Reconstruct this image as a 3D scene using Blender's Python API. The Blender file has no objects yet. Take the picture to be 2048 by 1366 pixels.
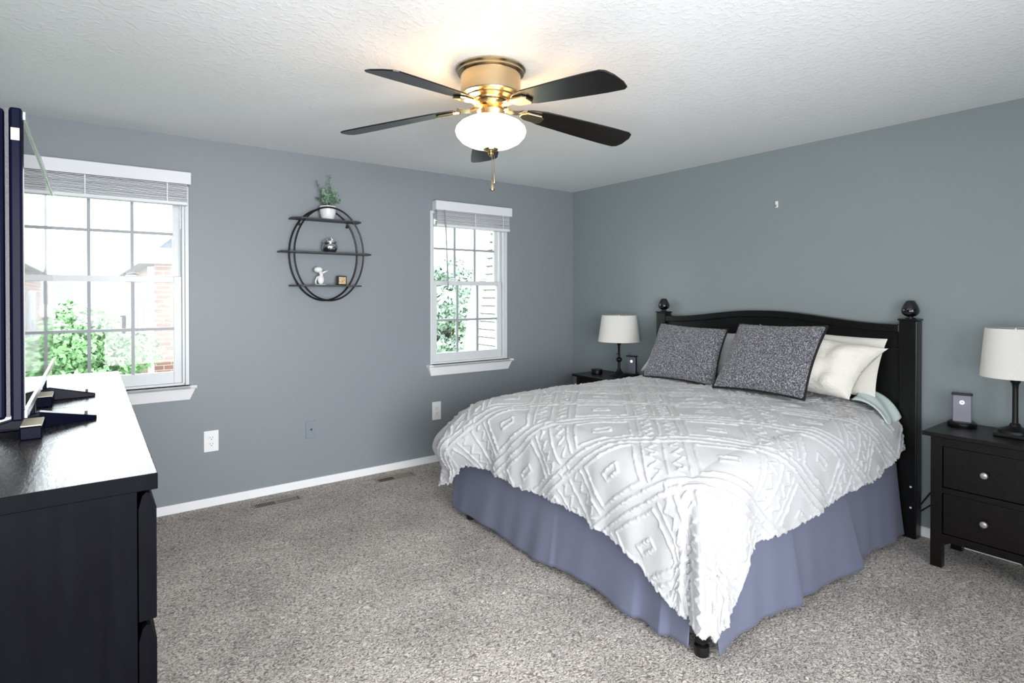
import bpy, math, random
import numpy as np
from mathutils import Vector, Matrix
R = math.radians
PI = math.pi
SC = bpy.context.scene
COL = SC.collection
random.seed(7)

# ------------------------------------------------------------------ camera
H = 2.44          # ceiling height
XR = 3.917        # bed wall
YB = 4.249        # window wall
XL = -0.62        # wall behind the television
YF = -1.30        # wall behind the camera
cam = bpy.data.cameras.new('camera'); co = bpy.data.objects.new('camera', cam); COL.objects.link(co)
co.location = (0, 0, 1.417)
co.rotation_euler = (R(90 - 0.45), 0, R(-36.56))
cam.sensor_width = 36.0
cam.lens = 1139.6 / 2048 * 36.0
cam.shift_y = -(683 - 596.95) / 2048.0
cam.clip_start = 0.02; cam.clip_end = 300
SC.camera = co

# ------------------------------------------------------------------ world, lights, exposure
SC.view_settings.view_transform = 'Standard'
SC.view_settings.look = 'None'
SC.view_settings.gamma = 1.0
SC.view_settings.use_curve_mapping = False
SC.view_settings.exposure = 1.35
w = bpy.data.worlds.new('world'); SC.world = w; w.use_nodes = True
bg = w.node_tree.nodes['Background']
bg.inputs[0].default_value = (0.90, 0.95, 1.0, 1)      # bright overcast sky
bg.inputs[1].default_value = 3.3

def area(name, loc, rot, sx, sy, power, color, portal=False, spread=180):
    l = bpy.data.lights.new(name, 'AREA'); l.shape = 'RECTANGLE'; l.size = sx; l.size_y = sy
    l.energy = power; l.color = color
    o = bpy.data.objects.new(name, l); COL.objects.link(o); o.location = loc; o.rotation_euler = rot
    l.spread = R(spread)
    if portal: l.cycles.is_portal = True
    return o
area('window_portal', (0.0, YB + 0.16, 1.47), (R(-90), 0, 0), 1.06, 1.4, 1, (1, 1, 1), True)
area('window_portal', (2.70, YB + 0.16, 1.47), (R(-90), 0, 0), 0.82, 1.4, 1, (1, 1, 1), True)
# added fill lights behind and left of the camera, with no real source there
area('rear_fill', (0.5, YF + 0.12, 1.25), (R(86), 0, R(-4)), 2.6, 1.7, 42, (0.95, 0.97, 1.0), spread=115)
area('side_fill', (XL + 0.06, -0.15, 1.35), (R(104), 0, R(-90)), 2.0, 1.6, 36, (0.93, 0.96, 1.0))

# ------------------------------------------------------------------ materials
def srgb(c):
    if isinstance(c, str):
        c = tuple(int(c[i:i + 2], 16) / 255 for i in (0, 2, 4))
    return tuple((x / 12.92 if x <= 0.04045 else ((x + 0.055) / 1.055) ** 2.4) for x in c)
MATS = {}
class NT:
    def __init__(s, m):
        s.t = m.node_tree; s.n = s.t.nodes; s.l = s.t.links
    def new(s, k, **kw):
        n = s.n.new(k)
        for a, v in kw.items():
            if a.startswith('i_'):
                n.inputs[a[2:].replace('_', ' ')].default_value = v
            else: setattr(n, a, v)
        return n
    def link(s, a, b): s.l.new(a, b)
def mat(name, col, rough=0.5, metal=0.0, spec=0.5, noise=None, bump=None, emit=None, sheen=0, trans=0, coat=0):
    """noise=(scale, amount, detail, stretch) varies the colour; bump=(scale, strength, distance, detail)"""
    if name in MATS: return MATS[name]
    m = bpy.data.materials.new(name); m.use_nodes = True; MATS[name] = m
    g = NT(m); b = g.n['Principled BSDF']
    c = srgb(col)
    b.inputs['Base Color'].default_value = (*c, 1)
    b.inputs['Roughness'].default_value = rough
    b.inputs['Metallic'].default_value = metal
    b.inputs['Specular IOR Level'].default_value = spec
    if coat: b.inputs['Coat Weight'].default_value = coat; b.inputs['Coat Roughness'].default_value = 0.1
    if sheen: b.inputs['Sheen Weight'].default_value = sheen
    if trans: b.inputs['Transmission Weight'].default_value = trans
    if emit: b.inputs['Emission Color'].default_value = (*srgb(emit[0]), 1); b.inputs['Emission Strength'].default_value = emit[1]
    tc = g.new('ShaderNodeTexCoord')
    if noise:
        sc, am, det, st = noise
        mp = g.new('ShaderNodeMapping'); mp.inputs['Scale'].default_value = st
        g.link(tc.outputs['Object'], mp.inputs['Vector'])
        n = g.new('ShaderNodeTexNoise', i_Scale=sc, i_Detail=det)
        g.link(mp.outputs[0], n.inputs['Vector'])
        r = g.new('ShaderNodeValToRGB')
        r.color_ramp.elements[0].position = 0.35; r.color_ramp.elements[1].position = 0.65
        r.color_ramp.elements[0].color = (*[x * (1 - am) for x in c], 1)
        r.color_ramp.elements[1].color = (*[min(1, x * (1 + am)) for x in c], 1)
        g.link(n.outputs['Fac'], r.inputs[0]); g.link(r.outputs[0], b.inputs['Base Color'])
    if bump:
        sc, st, di, det = bump
        n = g.new('ShaderNodeTexNoise', i_Scale=sc, i_Detail=det)
        g.link(tc.outputs['Object'], n.inputs['Vector'])
        bp = g.new('ShaderNodeBump', i_Strength=st, i_Distance=di)
        g.link(n.outputs['Fac'], bp.inputs['Height']); g.link(bp.outputs[0], b.inputs['Normal'])
    return m

M_wall = mat('wall_paint', '888F94', 0.42, spec=0.35, bump=(220, 0.12, 0.001, 3))
M_wall_r = mat('wall_paint_bed', '8C9698', 0.42, spec=0.35, bump=(220, 0.2, 0.001, 3))
M_white = mat('white_trim_paint', 'F4F5F6', 0.35)
M_blind = mat('white_vinyl', 'E2E4E8', 0.4)
M_vinyl = mat('window_vinyl', 'D6DADC', 0.3)
M_muntin = mat('backlit_grey_vinyl', '9EA3A8', 0.4)  # window vinyl darkened in colour for its backlit shade
M_dark = mat('espresso_wood', '0F0C0A', 0.34, spec=0.28, noise=(9, 0.5, 6, (1, 12, 12)), bump=(60, 0.08, 0.001, 4))
M_bedblack = mat('black_brown_wood', '0C0C0C', 0.32, spec=0.36, noise=(14, 0.35, 5, (4, 4, 1)))
M_finial = mat('glossy_black_wood', '0C0D0E', 0.12, coat=0.5)
M_black = mat('black_plastic', '0B0B0C', 0.35)
M_iron = mat('black_iron', '121213', 0.38, metal=0.3, bump=(120, 0.1, 0.001, 2))
M_nickel = mat('brushed_nickel', 'C9B592', 0.24, metal=1.0, noise=(60, 0.03, 2, (1, 1, 12)))
M_chrome = mat('chrome', 'D8D8D8', 0.08, metal=1.0)
M_pewter = mat('pewter_knob', 'B9B6B0', 0.35, metal=0.8)
M_cord = mat('black_cord', '0D0D0D', 0.5)
M_shade = mat('linen_shade', 'DDDBD4', 0.8, noise=(300, 0.04, 2, (1, 1, 1)), bump=(400, 0.1, 0.0005, 2))
M_plate = mat('white_plate', 'F2F3F3', 0.35)
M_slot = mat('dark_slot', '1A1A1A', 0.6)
M_greyplate = mat('painted_plate', '838B95', 0.4)
M_lav = mat('lavender_grey_plastic', '7E7E8A', 0.35)
M_pot = mat('white_ceramic', 'E6E8E8', 0.25)
M_soil = mat('dark_soil', '2A241E', 0.9)
M_sheet = mat('mint_sheet', 'C4D2CF', 0.8, bump=(40, 0.3, 0.01, 3))
M_mattress = mat('mattress_ticking', 'D8D8DA', 0.9)
M_sham = mat('cream_sham', 'E4E0D6', 0.9, bump=(14, 0.6, 0.02, 4), sheen=0.2)
M_pip = mat('black_velvet', '0E0E10', 0.8)
M_bulb = mat('frosted_bulb', 'FFFFFF', 0.5, emit=('FFE6BE', 6.0))
M_tvscreen = mat('television_screen', '050507', 0.03, spec=0.9)
M_tv = mat('television_case', '05061A', 0.3, spec=0.06)
M_tvedge = mat('speckled_gasket', '4A474A', 0.7, noise=(900, 0.5, 2, (1, 1, 1)))
M_bezelglare = mat('bezel_glare', 'C6C8CC', 0.25, metal=0.9)  # pale colour stands in for sky glare on the dark bezel
M_beige = mat('beige_sticker', 'C7BDA6', 0.6)
M_led = mat('white_led', 'FFFFFF', 0.4, emit=('F4F6FF', 1.2))
M_gold = mat('gold_leaf', 'C2AC82', 0.4, metal=0.3, noise=(90, 0.45, 3, (1, 1, 1)))
M_vent = mat('taupe_metal', '8E8578', 0.45)

def carpet():
    m = bpy.data.materials.new('carpet'); m.use_nodes = True; g = NT(m); b = g.n['Principled BSDF']
    b.inputs['Roughness'].default_value = 1.0; b.inputs['Specular IOR Level'].default_value = 0.05
    b.inputs['Sheen Weight'].default_value = 0.25
    tc = g.new('ShaderNodeTexCoord')
    # tufts: warped voronoi + fine noise
    wn = g.new('ShaderNodeTexNoise', i_Scale=26.0, i_Detail=2.0); g.link(tc.outputs['Object'], wn.inputs['Vector'])
    wm = g.new('ShaderNodeVectorMath', operation='MULTIPLY_ADD'); wm.inputs[1].default_value = (0.05, 0.05, 0.05)
    g.link(wn.outputs['Color'], wm.inputs[0]); g.link(tc.outputs['Object'], wm.inputs[2])
    mp = g.new('ShaderNodeMapping'); mp.inputs['Scale'].default_value = (1.0, 1.7, 1); mp.inputs['Rotation'].default_value = (0, 0, 0.6)
    g.link(wm.outputs[0], mp.inputs['Vector'])
    n1 = g.new('ShaderNodeTexNoise', i_Scale=105.0, i_Detail=3.0, i_Roughness=0.65); g.link(mp.outputs[0], n1.inputs['Vector'])
    n2 = g.new('ShaderNodeTexVoronoi', i_Scale=88.0); g.link(mp.outputs[0], n2.inputs['Vector'])
    add = g.new('ShaderNodeMath', operation='MULTIPLY_ADD'); add.inputs[1].default_value = -0.55
    g.link(n2.outputs['Distance'], add.inputs[0]); g.link(n1.outputs['Fac'], add.inputs[2])
    r = g.new('ShaderNodeValToRGB')
    e = r.color_ramp.elements
    e[0].position = 0.02; e[0].color = (*srgb('756D67'), 1)
    e[1].position = 0.52; e[1].color = (*srgb('F4EDE4'), 1)
    x = e.new(0.16); x.color = (*srgb('B2AAA3'), 1)
    x = e.new(0.30); x.color = (*srgb('DAD1C8'), 1)
    g.link(add.outputs[0], r.inputs[0])
    # footprints and vacuum tracks: broad pile direction patches
    big = g.new('ShaderNodeTexNoise', i_Scale=2.6, i_Detail=3.0); g.link(tc.outputs['Object'], big.inputs['Vector'])
    br = g.new('ShaderNodeMapRange'); br.inputs[1].default_value = 0.3; br.inputs[2].default_value = 0.7
    br.inputs[3].default_value = 0.78; br.inputs[4].default_value = 1.16
    g.link(big.outputs['Fac'], br.inputs[0])
    mx = g.new('ShaderNodeVectorMath', operation='SCALE'); g.link(r.outputs[0], mx.inputs[0]); g.link(br.outputs[0], mx.inputs['Scale'])
    g.link(mx.outputs[0], b.inputs['Base Color'])
    bp = g.new('ShaderNodeBump', i_Strength=1.0, i_Distance=0.012); g.link(add.outputs[0], bp.inputs['Height']); g.link(bp.outputs[0], b.inputs['Normal'])
    return m
M_carpet = carpet()

def ceiling_mat():
    m = bpy.data.materials.new('knockdown_ceiling'); m.use_nodes = True; g = NT(m); b = g.n['Principled BSDF']
    b.inputs['Base Color'].default_value = (*srgb('F1F3F4'), 1); b.inputs['Roughness'].default_value = 0.8
    tc = g.new('ShaderNodeTexCoord')
    n = g.new('ShaderNodeTexNoise', i_Scale=44.0, i_Detail=4.0, i_Roughness=0.6); g.link(tc.outputs['Object'], n.inputs['Vector'])
    r = g.new('ShaderNodeValToRGB'); r.color_ramp.elements[0].position = 0.50; r.color_ramp.elements[1].position = 0.62
    g.link(n.outputs['Fac'], r.inputs[0])
    bp = g.new('ShaderNodeBump', i_Strength=0.38, i_Distance=0.003); g.link(r.outputs[0], bp.inputs['Height']); g.link(bp.outputs[0], b.inputs['Normal'])
    return m
M_ceil = ceiling_mat()

def chest_top_mat():
    m = bpy.data.materials.new('grained_black_veneer'); m.use_nodes = True; g = NT(m); b = g.n['Principled BSDF']
    tc = g.new('ShaderNodeTexCoord')
    mp = g.new('ShaderNodeMapping'); mp.inputs['Scale'].default_value = (1, 0.16, 1)
    g.link(tc.outputs['Object'], mp.inputs['Vector'])
    wv = g.new('ShaderNodeTexNoise', i_Scale=3.2, i_Detail=1.0, i_Distortion=0.6); g.link(mp.outputs[0], wv.inputs['Vector'])
    ml = g.new('ShaderNodeMath', operation='MULTIPLY'); ml.inputs[1].default_value = 330.0; g.link(wv.outputs['Fac'], ml.inputs[0])
    sn = g.new('ShaderNodeMath', operation='SINE'); g.link(ml.outputs[0], sn.inputs[0])
    fn = g.new('ShaderNodeTexNoise', i_Scale=260.0, i_Detail=3.0); g.link(mp.outputs[0], fn.inputs['Vector'])
    ad = g.new('ShaderNodeMath', operation='MULTIPLY_ADD'); ad.inputs[1].default_value = 0.10
    g.link(sn.outputs[0], ad.inputs[0]); g.link(fn.outputs['Fac'], ad.inputs[2])
    r = g.new('ShaderNodeValToRGB'); r.color_ramp.elements[0].color = (*srgb('0C0B0D'), 1); r.color_ramp.elements[1].color = (*srgb('2E2B2D'), 1)
    r.color_ramp.elements[0].position = 0.2; r.color_ramp.elements[1].position = 0.8
    g.link(ad.outputs[0], r.inputs[0]); g.link(r.outputs[0], b.inputs['Base Color'])
    rr = g.new('ShaderNodeMapRange'); rr.inputs[3].default_value = 0.34; rr.inputs[4].default_value = 0.2; g.link(ad.outputs[0], rr.inputs[0]); g.link(rr.outputs[0], b.inputs['Roughness'])
    b.inputs['Specular IOR Level'].default_value = 0.9; b.inputs['IOR'].default_value = 2.1
    bp = g.new('ShaderNodeBump', i_Strength=0.30, i_Distance=0.0010); g.link(ad.outputs[0], bp.inputs['Height']); g.link(bp.outputs[0], b.inputs['Normal'])
    return m
M_chesttop = chest_top_mat()

def glass_mat():
    m = bpy.data.materials.new('window_glass'); m.use_nodes = True; g = NT(m)
    g.n.remove(g.n['Principled BSDF']); out = g.n['Material Output']
    t = g.new('ShaderNodeBsdfTransparent'); t.inputs[0].default_value = (0.97, 0.99, 0.98, 1)
    gl = g.new('ShaderNodeBsdfGlossy'); gl.inputs['Roughness'].default_value = 0.02
    fr = g.new('ShaderNodeFresnel', i_IOR=1.3); mx = g.new('ShaderNodeMixShader')
    g.link(fr.outputs[0], mx.inputs[0]); g.link(t.outputs[0], mx.inputs[1]); g.link(gl.outputs[0], mx.inputs[2]); g.link(mx.outputs[0], out.inputs[0])
    return m
M_glass = glass_mat()

def bowl_mat():
    m = bpy.data.materials.new('alabaster_glass_lit'); m.use_nodes = True; g = NT(m); b = g.n['Principled BSDF']
    b.inputs['Base Color'].default_value = (*srgb('F2EBD6'), 1); b.inputs['Roughness'].default_value = 0.3
    tc = g.new('ShaderNodeTexCoord')
    n = g.new('ShaderNodeTexNoise', i_Scale=7.0, i_Detail=2.0); g.link(tc.outputs['Object'], n.inputs['Vector'])
    r = g.new('ShaderNodeValToRGB'); r.color_ramp.elements[0].position = 0.3; r.color_ramp.elements[1].position = 0.6
    r.color_ramp.elements[0].color = (*srgb('FFD68C'), 1); r.color_ramp.elements[1].color = (*srgb('FFDFA6'), 1)
    g.link(n.outputs['Fac'], r.inputs[0]); g.link(r.outputs[0], b.inputs['Emission Color']); b.inputs['Emission Strength'].default_value = 1.15
    return m
M_bowl = bowl_mat()

def fan_blade_mat():
    return mat('espresso_blade', '15100D', 0.28, noise=(12, 0.35, 5, (1, 1, 1)))
M_blade = fan_blade_mat()

def fuzzy_pillow_mat():
    m = bpy.data.materials.new('charcoal_chenille'); m.use_nodes = True; g = NT(m); b = g.n['Principled BSDF']
    tc = g.new('ShaderNodeTexCoord')
    n = g.new('ShaderNodeTexNoise', i_Scale=135.0, i_Detail=4.0, i_Roughness=0.7); g.link(tc.outputs['Object'], n.inputs['Vector'])
    r = g.new('ShaderNodeValToRGB'); e = r.color_ramp.elements
    e[0].position = 0.38; e[0].color = (*srgb('26262B'), 1); e[1].position = 0.66; e[1].color = (*srgb('CBC9CF'), 1)
    x = e.new(0.5); x.color = (*srgb('5A5A62'), 1)
    g.link(n.outputs['Fac'], r.inputs[0]); g.link(r.outputs[0], b.inputs['Base Color'])
    b.inputs['Roughness'].default_value = 0.85; b.inputs['Sheen Weight'].default_value = 0.3
    bp = g.new('ShaderNodeBump', i_Strength=0.9, i_Distance=0.006); g.link(n.outputs['Fac'], bp.inputs['Height']); g.link(bp.outputs[0], b.inputs['Normal'])
    return m
M_chen = fuzzy_pillow_mat()
M_comf = mat('white_tufted_cotton', 'C0C0C1', 0.95, spec=0.15, bump=(320, 0.5, 0.003, 3), sheen=0.15)
M_skirt = mat('slate_blue_cotton', '6A6E82', 0.85, spec=0.2, bump=(900, 0.15, 0.0006, 2), sheen=0.1)

def brick_mat():
    m = bpy.data.materials.new('brick'); m.use_nodes = True; g = NT(m); b = g.n['Principled BSDF']
    tc = g.new('ShaderNodeTexCoord'); mp = g.new('ShaderNodeMapping'); mp.inputs['Rotation'].default_value = (R(90), 0, 0)
    sp = g.new('ShaderNodeSeparateXYZ'); g.link(tc.outputs['Object'], sp.inputs[0])
    ad = g.new('ShaderNodeMath', operation='ADD'); g.link(sp.outputs[0], ad.inputs[0]); g.link(sp.outputs[1], ad.inputs[1])
    cb = g.new('ShaderNodeCombineXYZ'); g.link(ad.outputs[0], cb.inputs[0]); g.link(sp.outputs[2], cb.inputs[1])
    t = g.new('ShaderNodeTexBrick'); t.inputs['Color1'].default_value = (*srgb('7C5B52'), 1); t.inputs['Color2'].default_value = (*srgb('6A4A43'), 1)
    t.inputs['Mortar'].default_value = (*srgb('8D837C'), 1); t.inputs['Scale'].default_value = 1.0
    t.inputs['Brick Width'].default_value = 0.24; t.inputs['Row Height'].default_value = 0.085; t.inputs['Mortar Size'].default_value = 0.008
    g.link(cb.outputs[0], t.inputs['Vector']); g.link(t.outputs[0], b.inputs['Base Color']); b.inputs['Roughness'].default_value = 0.9
    return m
M_brick = brick_mat()
M_roof = mat('grey_shingle', '5C5E64', 0.9, noise=(6, 0.2, 4, (1, 1, 1)))
M_siding = mat('white_vinyl_siding', 'C9C9C8', 0.5)
M_trimgrey = mat('grey_trim', '8B8F98', 0.5)
M_grass = mat('lawn', '6B8C48', 0.95, noise=(3, 0.2, 5, (1, 1, 1)))
M_leafA = mat('pale_green_leaf', '6C8F62', 0.7, noise=(2.5, 0.3, 3, (1, 1, 1)))
M_leafB = mat('blue_green_needle', '35564A', 0.8, noise=(3, 0.3, 3, (1, 1, 1)))
M_leafC = mat('silver_leaf', '93A596', 0.7, noise=(4, 0.25, 3, (1, 1, 1)))
M_bark = mat('bark', '5A4C40', 0.9)
M_leafE = mat('eucalyptus_leaf', '7F9A84', 0.6, noise=(30, 0.35, 2, (1, 1, 1)))
M_stem = mat('brown_stem', '4E4232', 0.8)

# ------------------------------------------------------------------ mesh helpers
class MB:
    def __init__(s): s.v = []; s.f = []
    def add(s, vs, fs):
        o = len(s.v); s.v += [tuple(p) for p in vs]; s.f += [tuple(i + o for i in f) for f in fs]; return s
    def box(s, a, b):
        x0, y0, z0 = a; x1, y1, z1 = b
        return s.add([(x0, y0, z0), (x1, y0, z0), (x1, y1, z0), (x0, y1, z0), (x0, y0, z1), (x1, y0, z1), (x1, y1, z1), (x0, y1, z1)],
                     [(3, 2, 1, 0), (4, 5, 6, 7), (0, 1, 5, 4), (1, 2, 6, 5), (2, 3, 7, 6), (3, 0, 4, 7)])
    def prism(s, pts, axis, a, b):
        """polygon pts (2-D) extruded along axis ('x','y','z') from a to b"""
        def P(p, t): return (t, p[0], p[1]) if axis == 'x' else ((p[0], t, p[1]) if axis == 'y' else (p[0], p[1], t))
        n = len(pts)
        return s.add([P(p, a) for p in pts] + [P(p, b) for p in pts],
                     [tuple(range(n - 1, -1, -1)), tuple(range(n, 2 * n))] + [(i, (i + 1) % n, n + (i + 1) % n, n + i) for i in range(n)])
    def lathe(s, prof, c=(0, 0, 0), n=32, close=True, M=None):
        vs = []; fs = []
        for r, z in prof:
            for k in range(n):
                a = 2 * PI * k / n; p = Vector((r * math.cos(a), r * math.sin(a), z))
                if M is not None: p = M @ p
                vs.append((p[0] + c[0], p[1] + c[1], p[2] + c[2]))
        for i in range(len(prof) - 1):
            for k in range(n):
                a = i * n + k; b = i * n + (k + 1) % n
                fs.append((a, b, b + n, a + n))
        if close:
            fs.append(tuple(range(n - 1, -1, -1))); fs.append(tuple((len(prof) - 1) * n + k for k in range(n)))
        return s.add(vs, fs)
    def tube(s, path, r, n=8, closed=False):
        path = [Vector(p) for p in path]; m = len(path); vs = []; fs = []
        up = Vector((0, 0, 1)); prev = None
        for i, p in enumerate(path):
            if closed: t = (path[(i + 1) % m] - path[i - 1])
            else: t = path[min(i + 1, m - 1)] - path[max(i - 1, 0)]
            t.normalize()
            if prev is None:
                u = t.cross(up)
                if u.length < 1e-3: u = t.cross(Vector((0, 1, 0)))
            else: u = prev - t * prev.dot(t)
            u.normalize(); prev = u; v = t.cross(u)
            rr = r[i] if isinstance(r, (list, tuple)) else r
            for k in range(n):
                a = 2 * PI * k / n; vs.append(p + u * (rr * math.cos(a)) + v * (rr * math.sin(a)))
        seg = m if closed else m - 1
        for i in range(seg):
            for k in range(n):
                a = i * n + k; b = i * n + (k + 1) % n; c = ((i + 1) % m) * n
                fs.append((a, b, c + (k + 1) % n, c + k))
        if not closed:
            fs.append(tuple(range(n - 1, -1, -1))); fs.append(tuple((m - 1) * n + k for k in range(n)))
        return s.add(vs, fs)
    def ellipsoid(s, c, r, n=16, m=10, M=None):
        prof = []
        for i in range(m + 1):
            a = -PI / 2 + PI * i / m; prof.append((max(1e-4, math.cos(a)), math.sin(a)))
        o = len(s.v); s.lathe(prof, n=n)
        for i in range(o, len(s.v)):
            p = Vector((s.v[i][0] * r[0], s.v[i][1] * r[1], s.v[i][2] * r[2]))
            if M is not None: p = M @ p
            s.v[i] = (p[0] + c[0], p[1] + c[1], p[2] + c[2])
        return s
    def grid(s, P, nu, nv):
        vs = [P(i / nu, j / nv) for i in range(nu + 1) for j in range(nv + 1)]
        return s.add(vs, [(i * (nv + 1) + j, (i + 1) * (nv + 1) + j, (i + 1) * (nv + 1) + j + 1, i * (nv + 1) + j + 1) for i in range(nu) for j in range(nv)])
    def xf(s, M):
        s.v = [tuple(M @ Vector(p)) for p in s.v]; return s
    def off(s, d):
        s.v = [(p[0] + d[0], p[1] + d[1], p[2] + d[2]) for p in s.v]; return s

def part(name, mb, m, parent=None, bevel=0, smooth=False, solid=0, label=None, seg=2, sub=0):
    me = bpy.data.meshes.new(name); me.from_pydata(mb.v, [], mb.f); me.update()
    o = bpy.data.objects.new(name, me); COL.objects.link(o)
    me.materials.append(m)
    if parent is not None: o.parent = parent
    if smooth:
        me.polygons.foreach_set('use_smooth', [True] * len(me.polygons))
        if smooth != 'all':
            try: me.set_sharp_from_angle(angle=R(38))
            except Exception: pass
    if solid:
        d = o.modifiers.new('thickness', 'SOLIDIFY'); d.thickness = solid; d.offset = 0
    if sub:
        d = o.modifiers.new('smoothing', 'SUBSURF'); d.levels = sub; d.render_levels = sub
    if bevel:
        d = o.modifiers.new('edge', 'BEVEL'); d.width = bevel; d.segments = seg; d.limit_method = 'ANGLE'; d.angle_limit = R(50)
    if label: o['label'] = label
    return o
def tag(o, label, cat, group=None, kind=None):
    o['label'] = label; o['category'] = cat
    if group: o['group'] = group
    if kind: o['kind'] = kind
    return o
def thing(name, label, cat, loc=(0, 0, 0), rz=0, group=None):
    o = bpy.data.objects.new(name, None); COL.objects.link(o); o.location = loc; o.rotation_euler = (0, 0, rz)
    o.empty_display_size = 0.1
    return tag(o, label, cat, group)
def solo(name, mb, m, label, cat, group=None, kind=None, loc=None, **kw):
    o = part(name, mb, m, None, **kw)
    if loc is not None: o.location = loc
    return tag(o, label, cat, group, kind)
def struct(name, mb, m, parent=None, **kw):
    o = part(name, mb, m, parent, **kw)
    if parent is None: o['kind'] = 'structure'
    return o
def dup(root, loc, rz=None, label=None):
    r = root.copy(); COL.objects.link(r); r.location = loc
    if rz is not None: r.rotation_euler = (0, 0, rz)
    if label: r['label'] = label
    for ch in list(root.children):
        c = ch.copy(); COL.objects.link(c); c.parent = r
        for g_ in list(ch.children):
            d = g_.copy(); COL.objects.link(d); d.parent = c
    return r

# ------------------------------------------------------------------ room shell
T = 0.16
W1 = (-0.53, 0.525, 0.80, 2.12)     # opening x0,x1,z0,z1 of the left window
W2 = (2.295, 3.095, 0.80, 2.12)
def wall_with_openings(x0, x1, ops, y0, y1):
    mb = MB(); cur = x0
    for a, b, c, d in ops:
        mb.box((cur, y0, 0), (a, y1, H)); mb.box((a, y0, 0), (b, y1, c)); mb.box((a, y0, d), (b, y1, H)); cur = b
    mb.box((cur, y0, 0), (x1, y1, H)); return mb
struct('wall_back', wall_with_openings(XL - T, XR + T, (W1, W2), YB, YB + T), M_wall)
struct('wall_right', MB().box((XR, YF - T, 0), (XR + T, YB, H)), M_wall_r)
struct('wall_left', MB().box((XL - T, YF - T, 0), (XL, YB, H)), M_wall)
struct('wall_front', MB().box((XL, YF - T, 0), (XR, YF, H)), M_wall)
struct('floor', MB().box((XL - T, YF - T, -0.12), (XR + T, YB + T, 0)), M_carpet)
struct('ceiling', MB().box((XL - T, YF - T, H), (XR + T, YB + T, H + 0.12)), M_ceil)
BH = 0.058
struct('baseboard_back', MB().box((XL, YB - 0.014, 0), (XR, YB, BH)), M_white, bevel=0.003)
struct('baseboard_right', MB().box((XR - 0.014, YF, 0), (XR, YB - 0.014, BH)), M_white, bevel=0.003)
struct('baseboard_left', MB().box((XL, YF, 0), (XL + 0.014, YB - 0.014, BH)), M_white, bevel=0.003)

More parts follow.
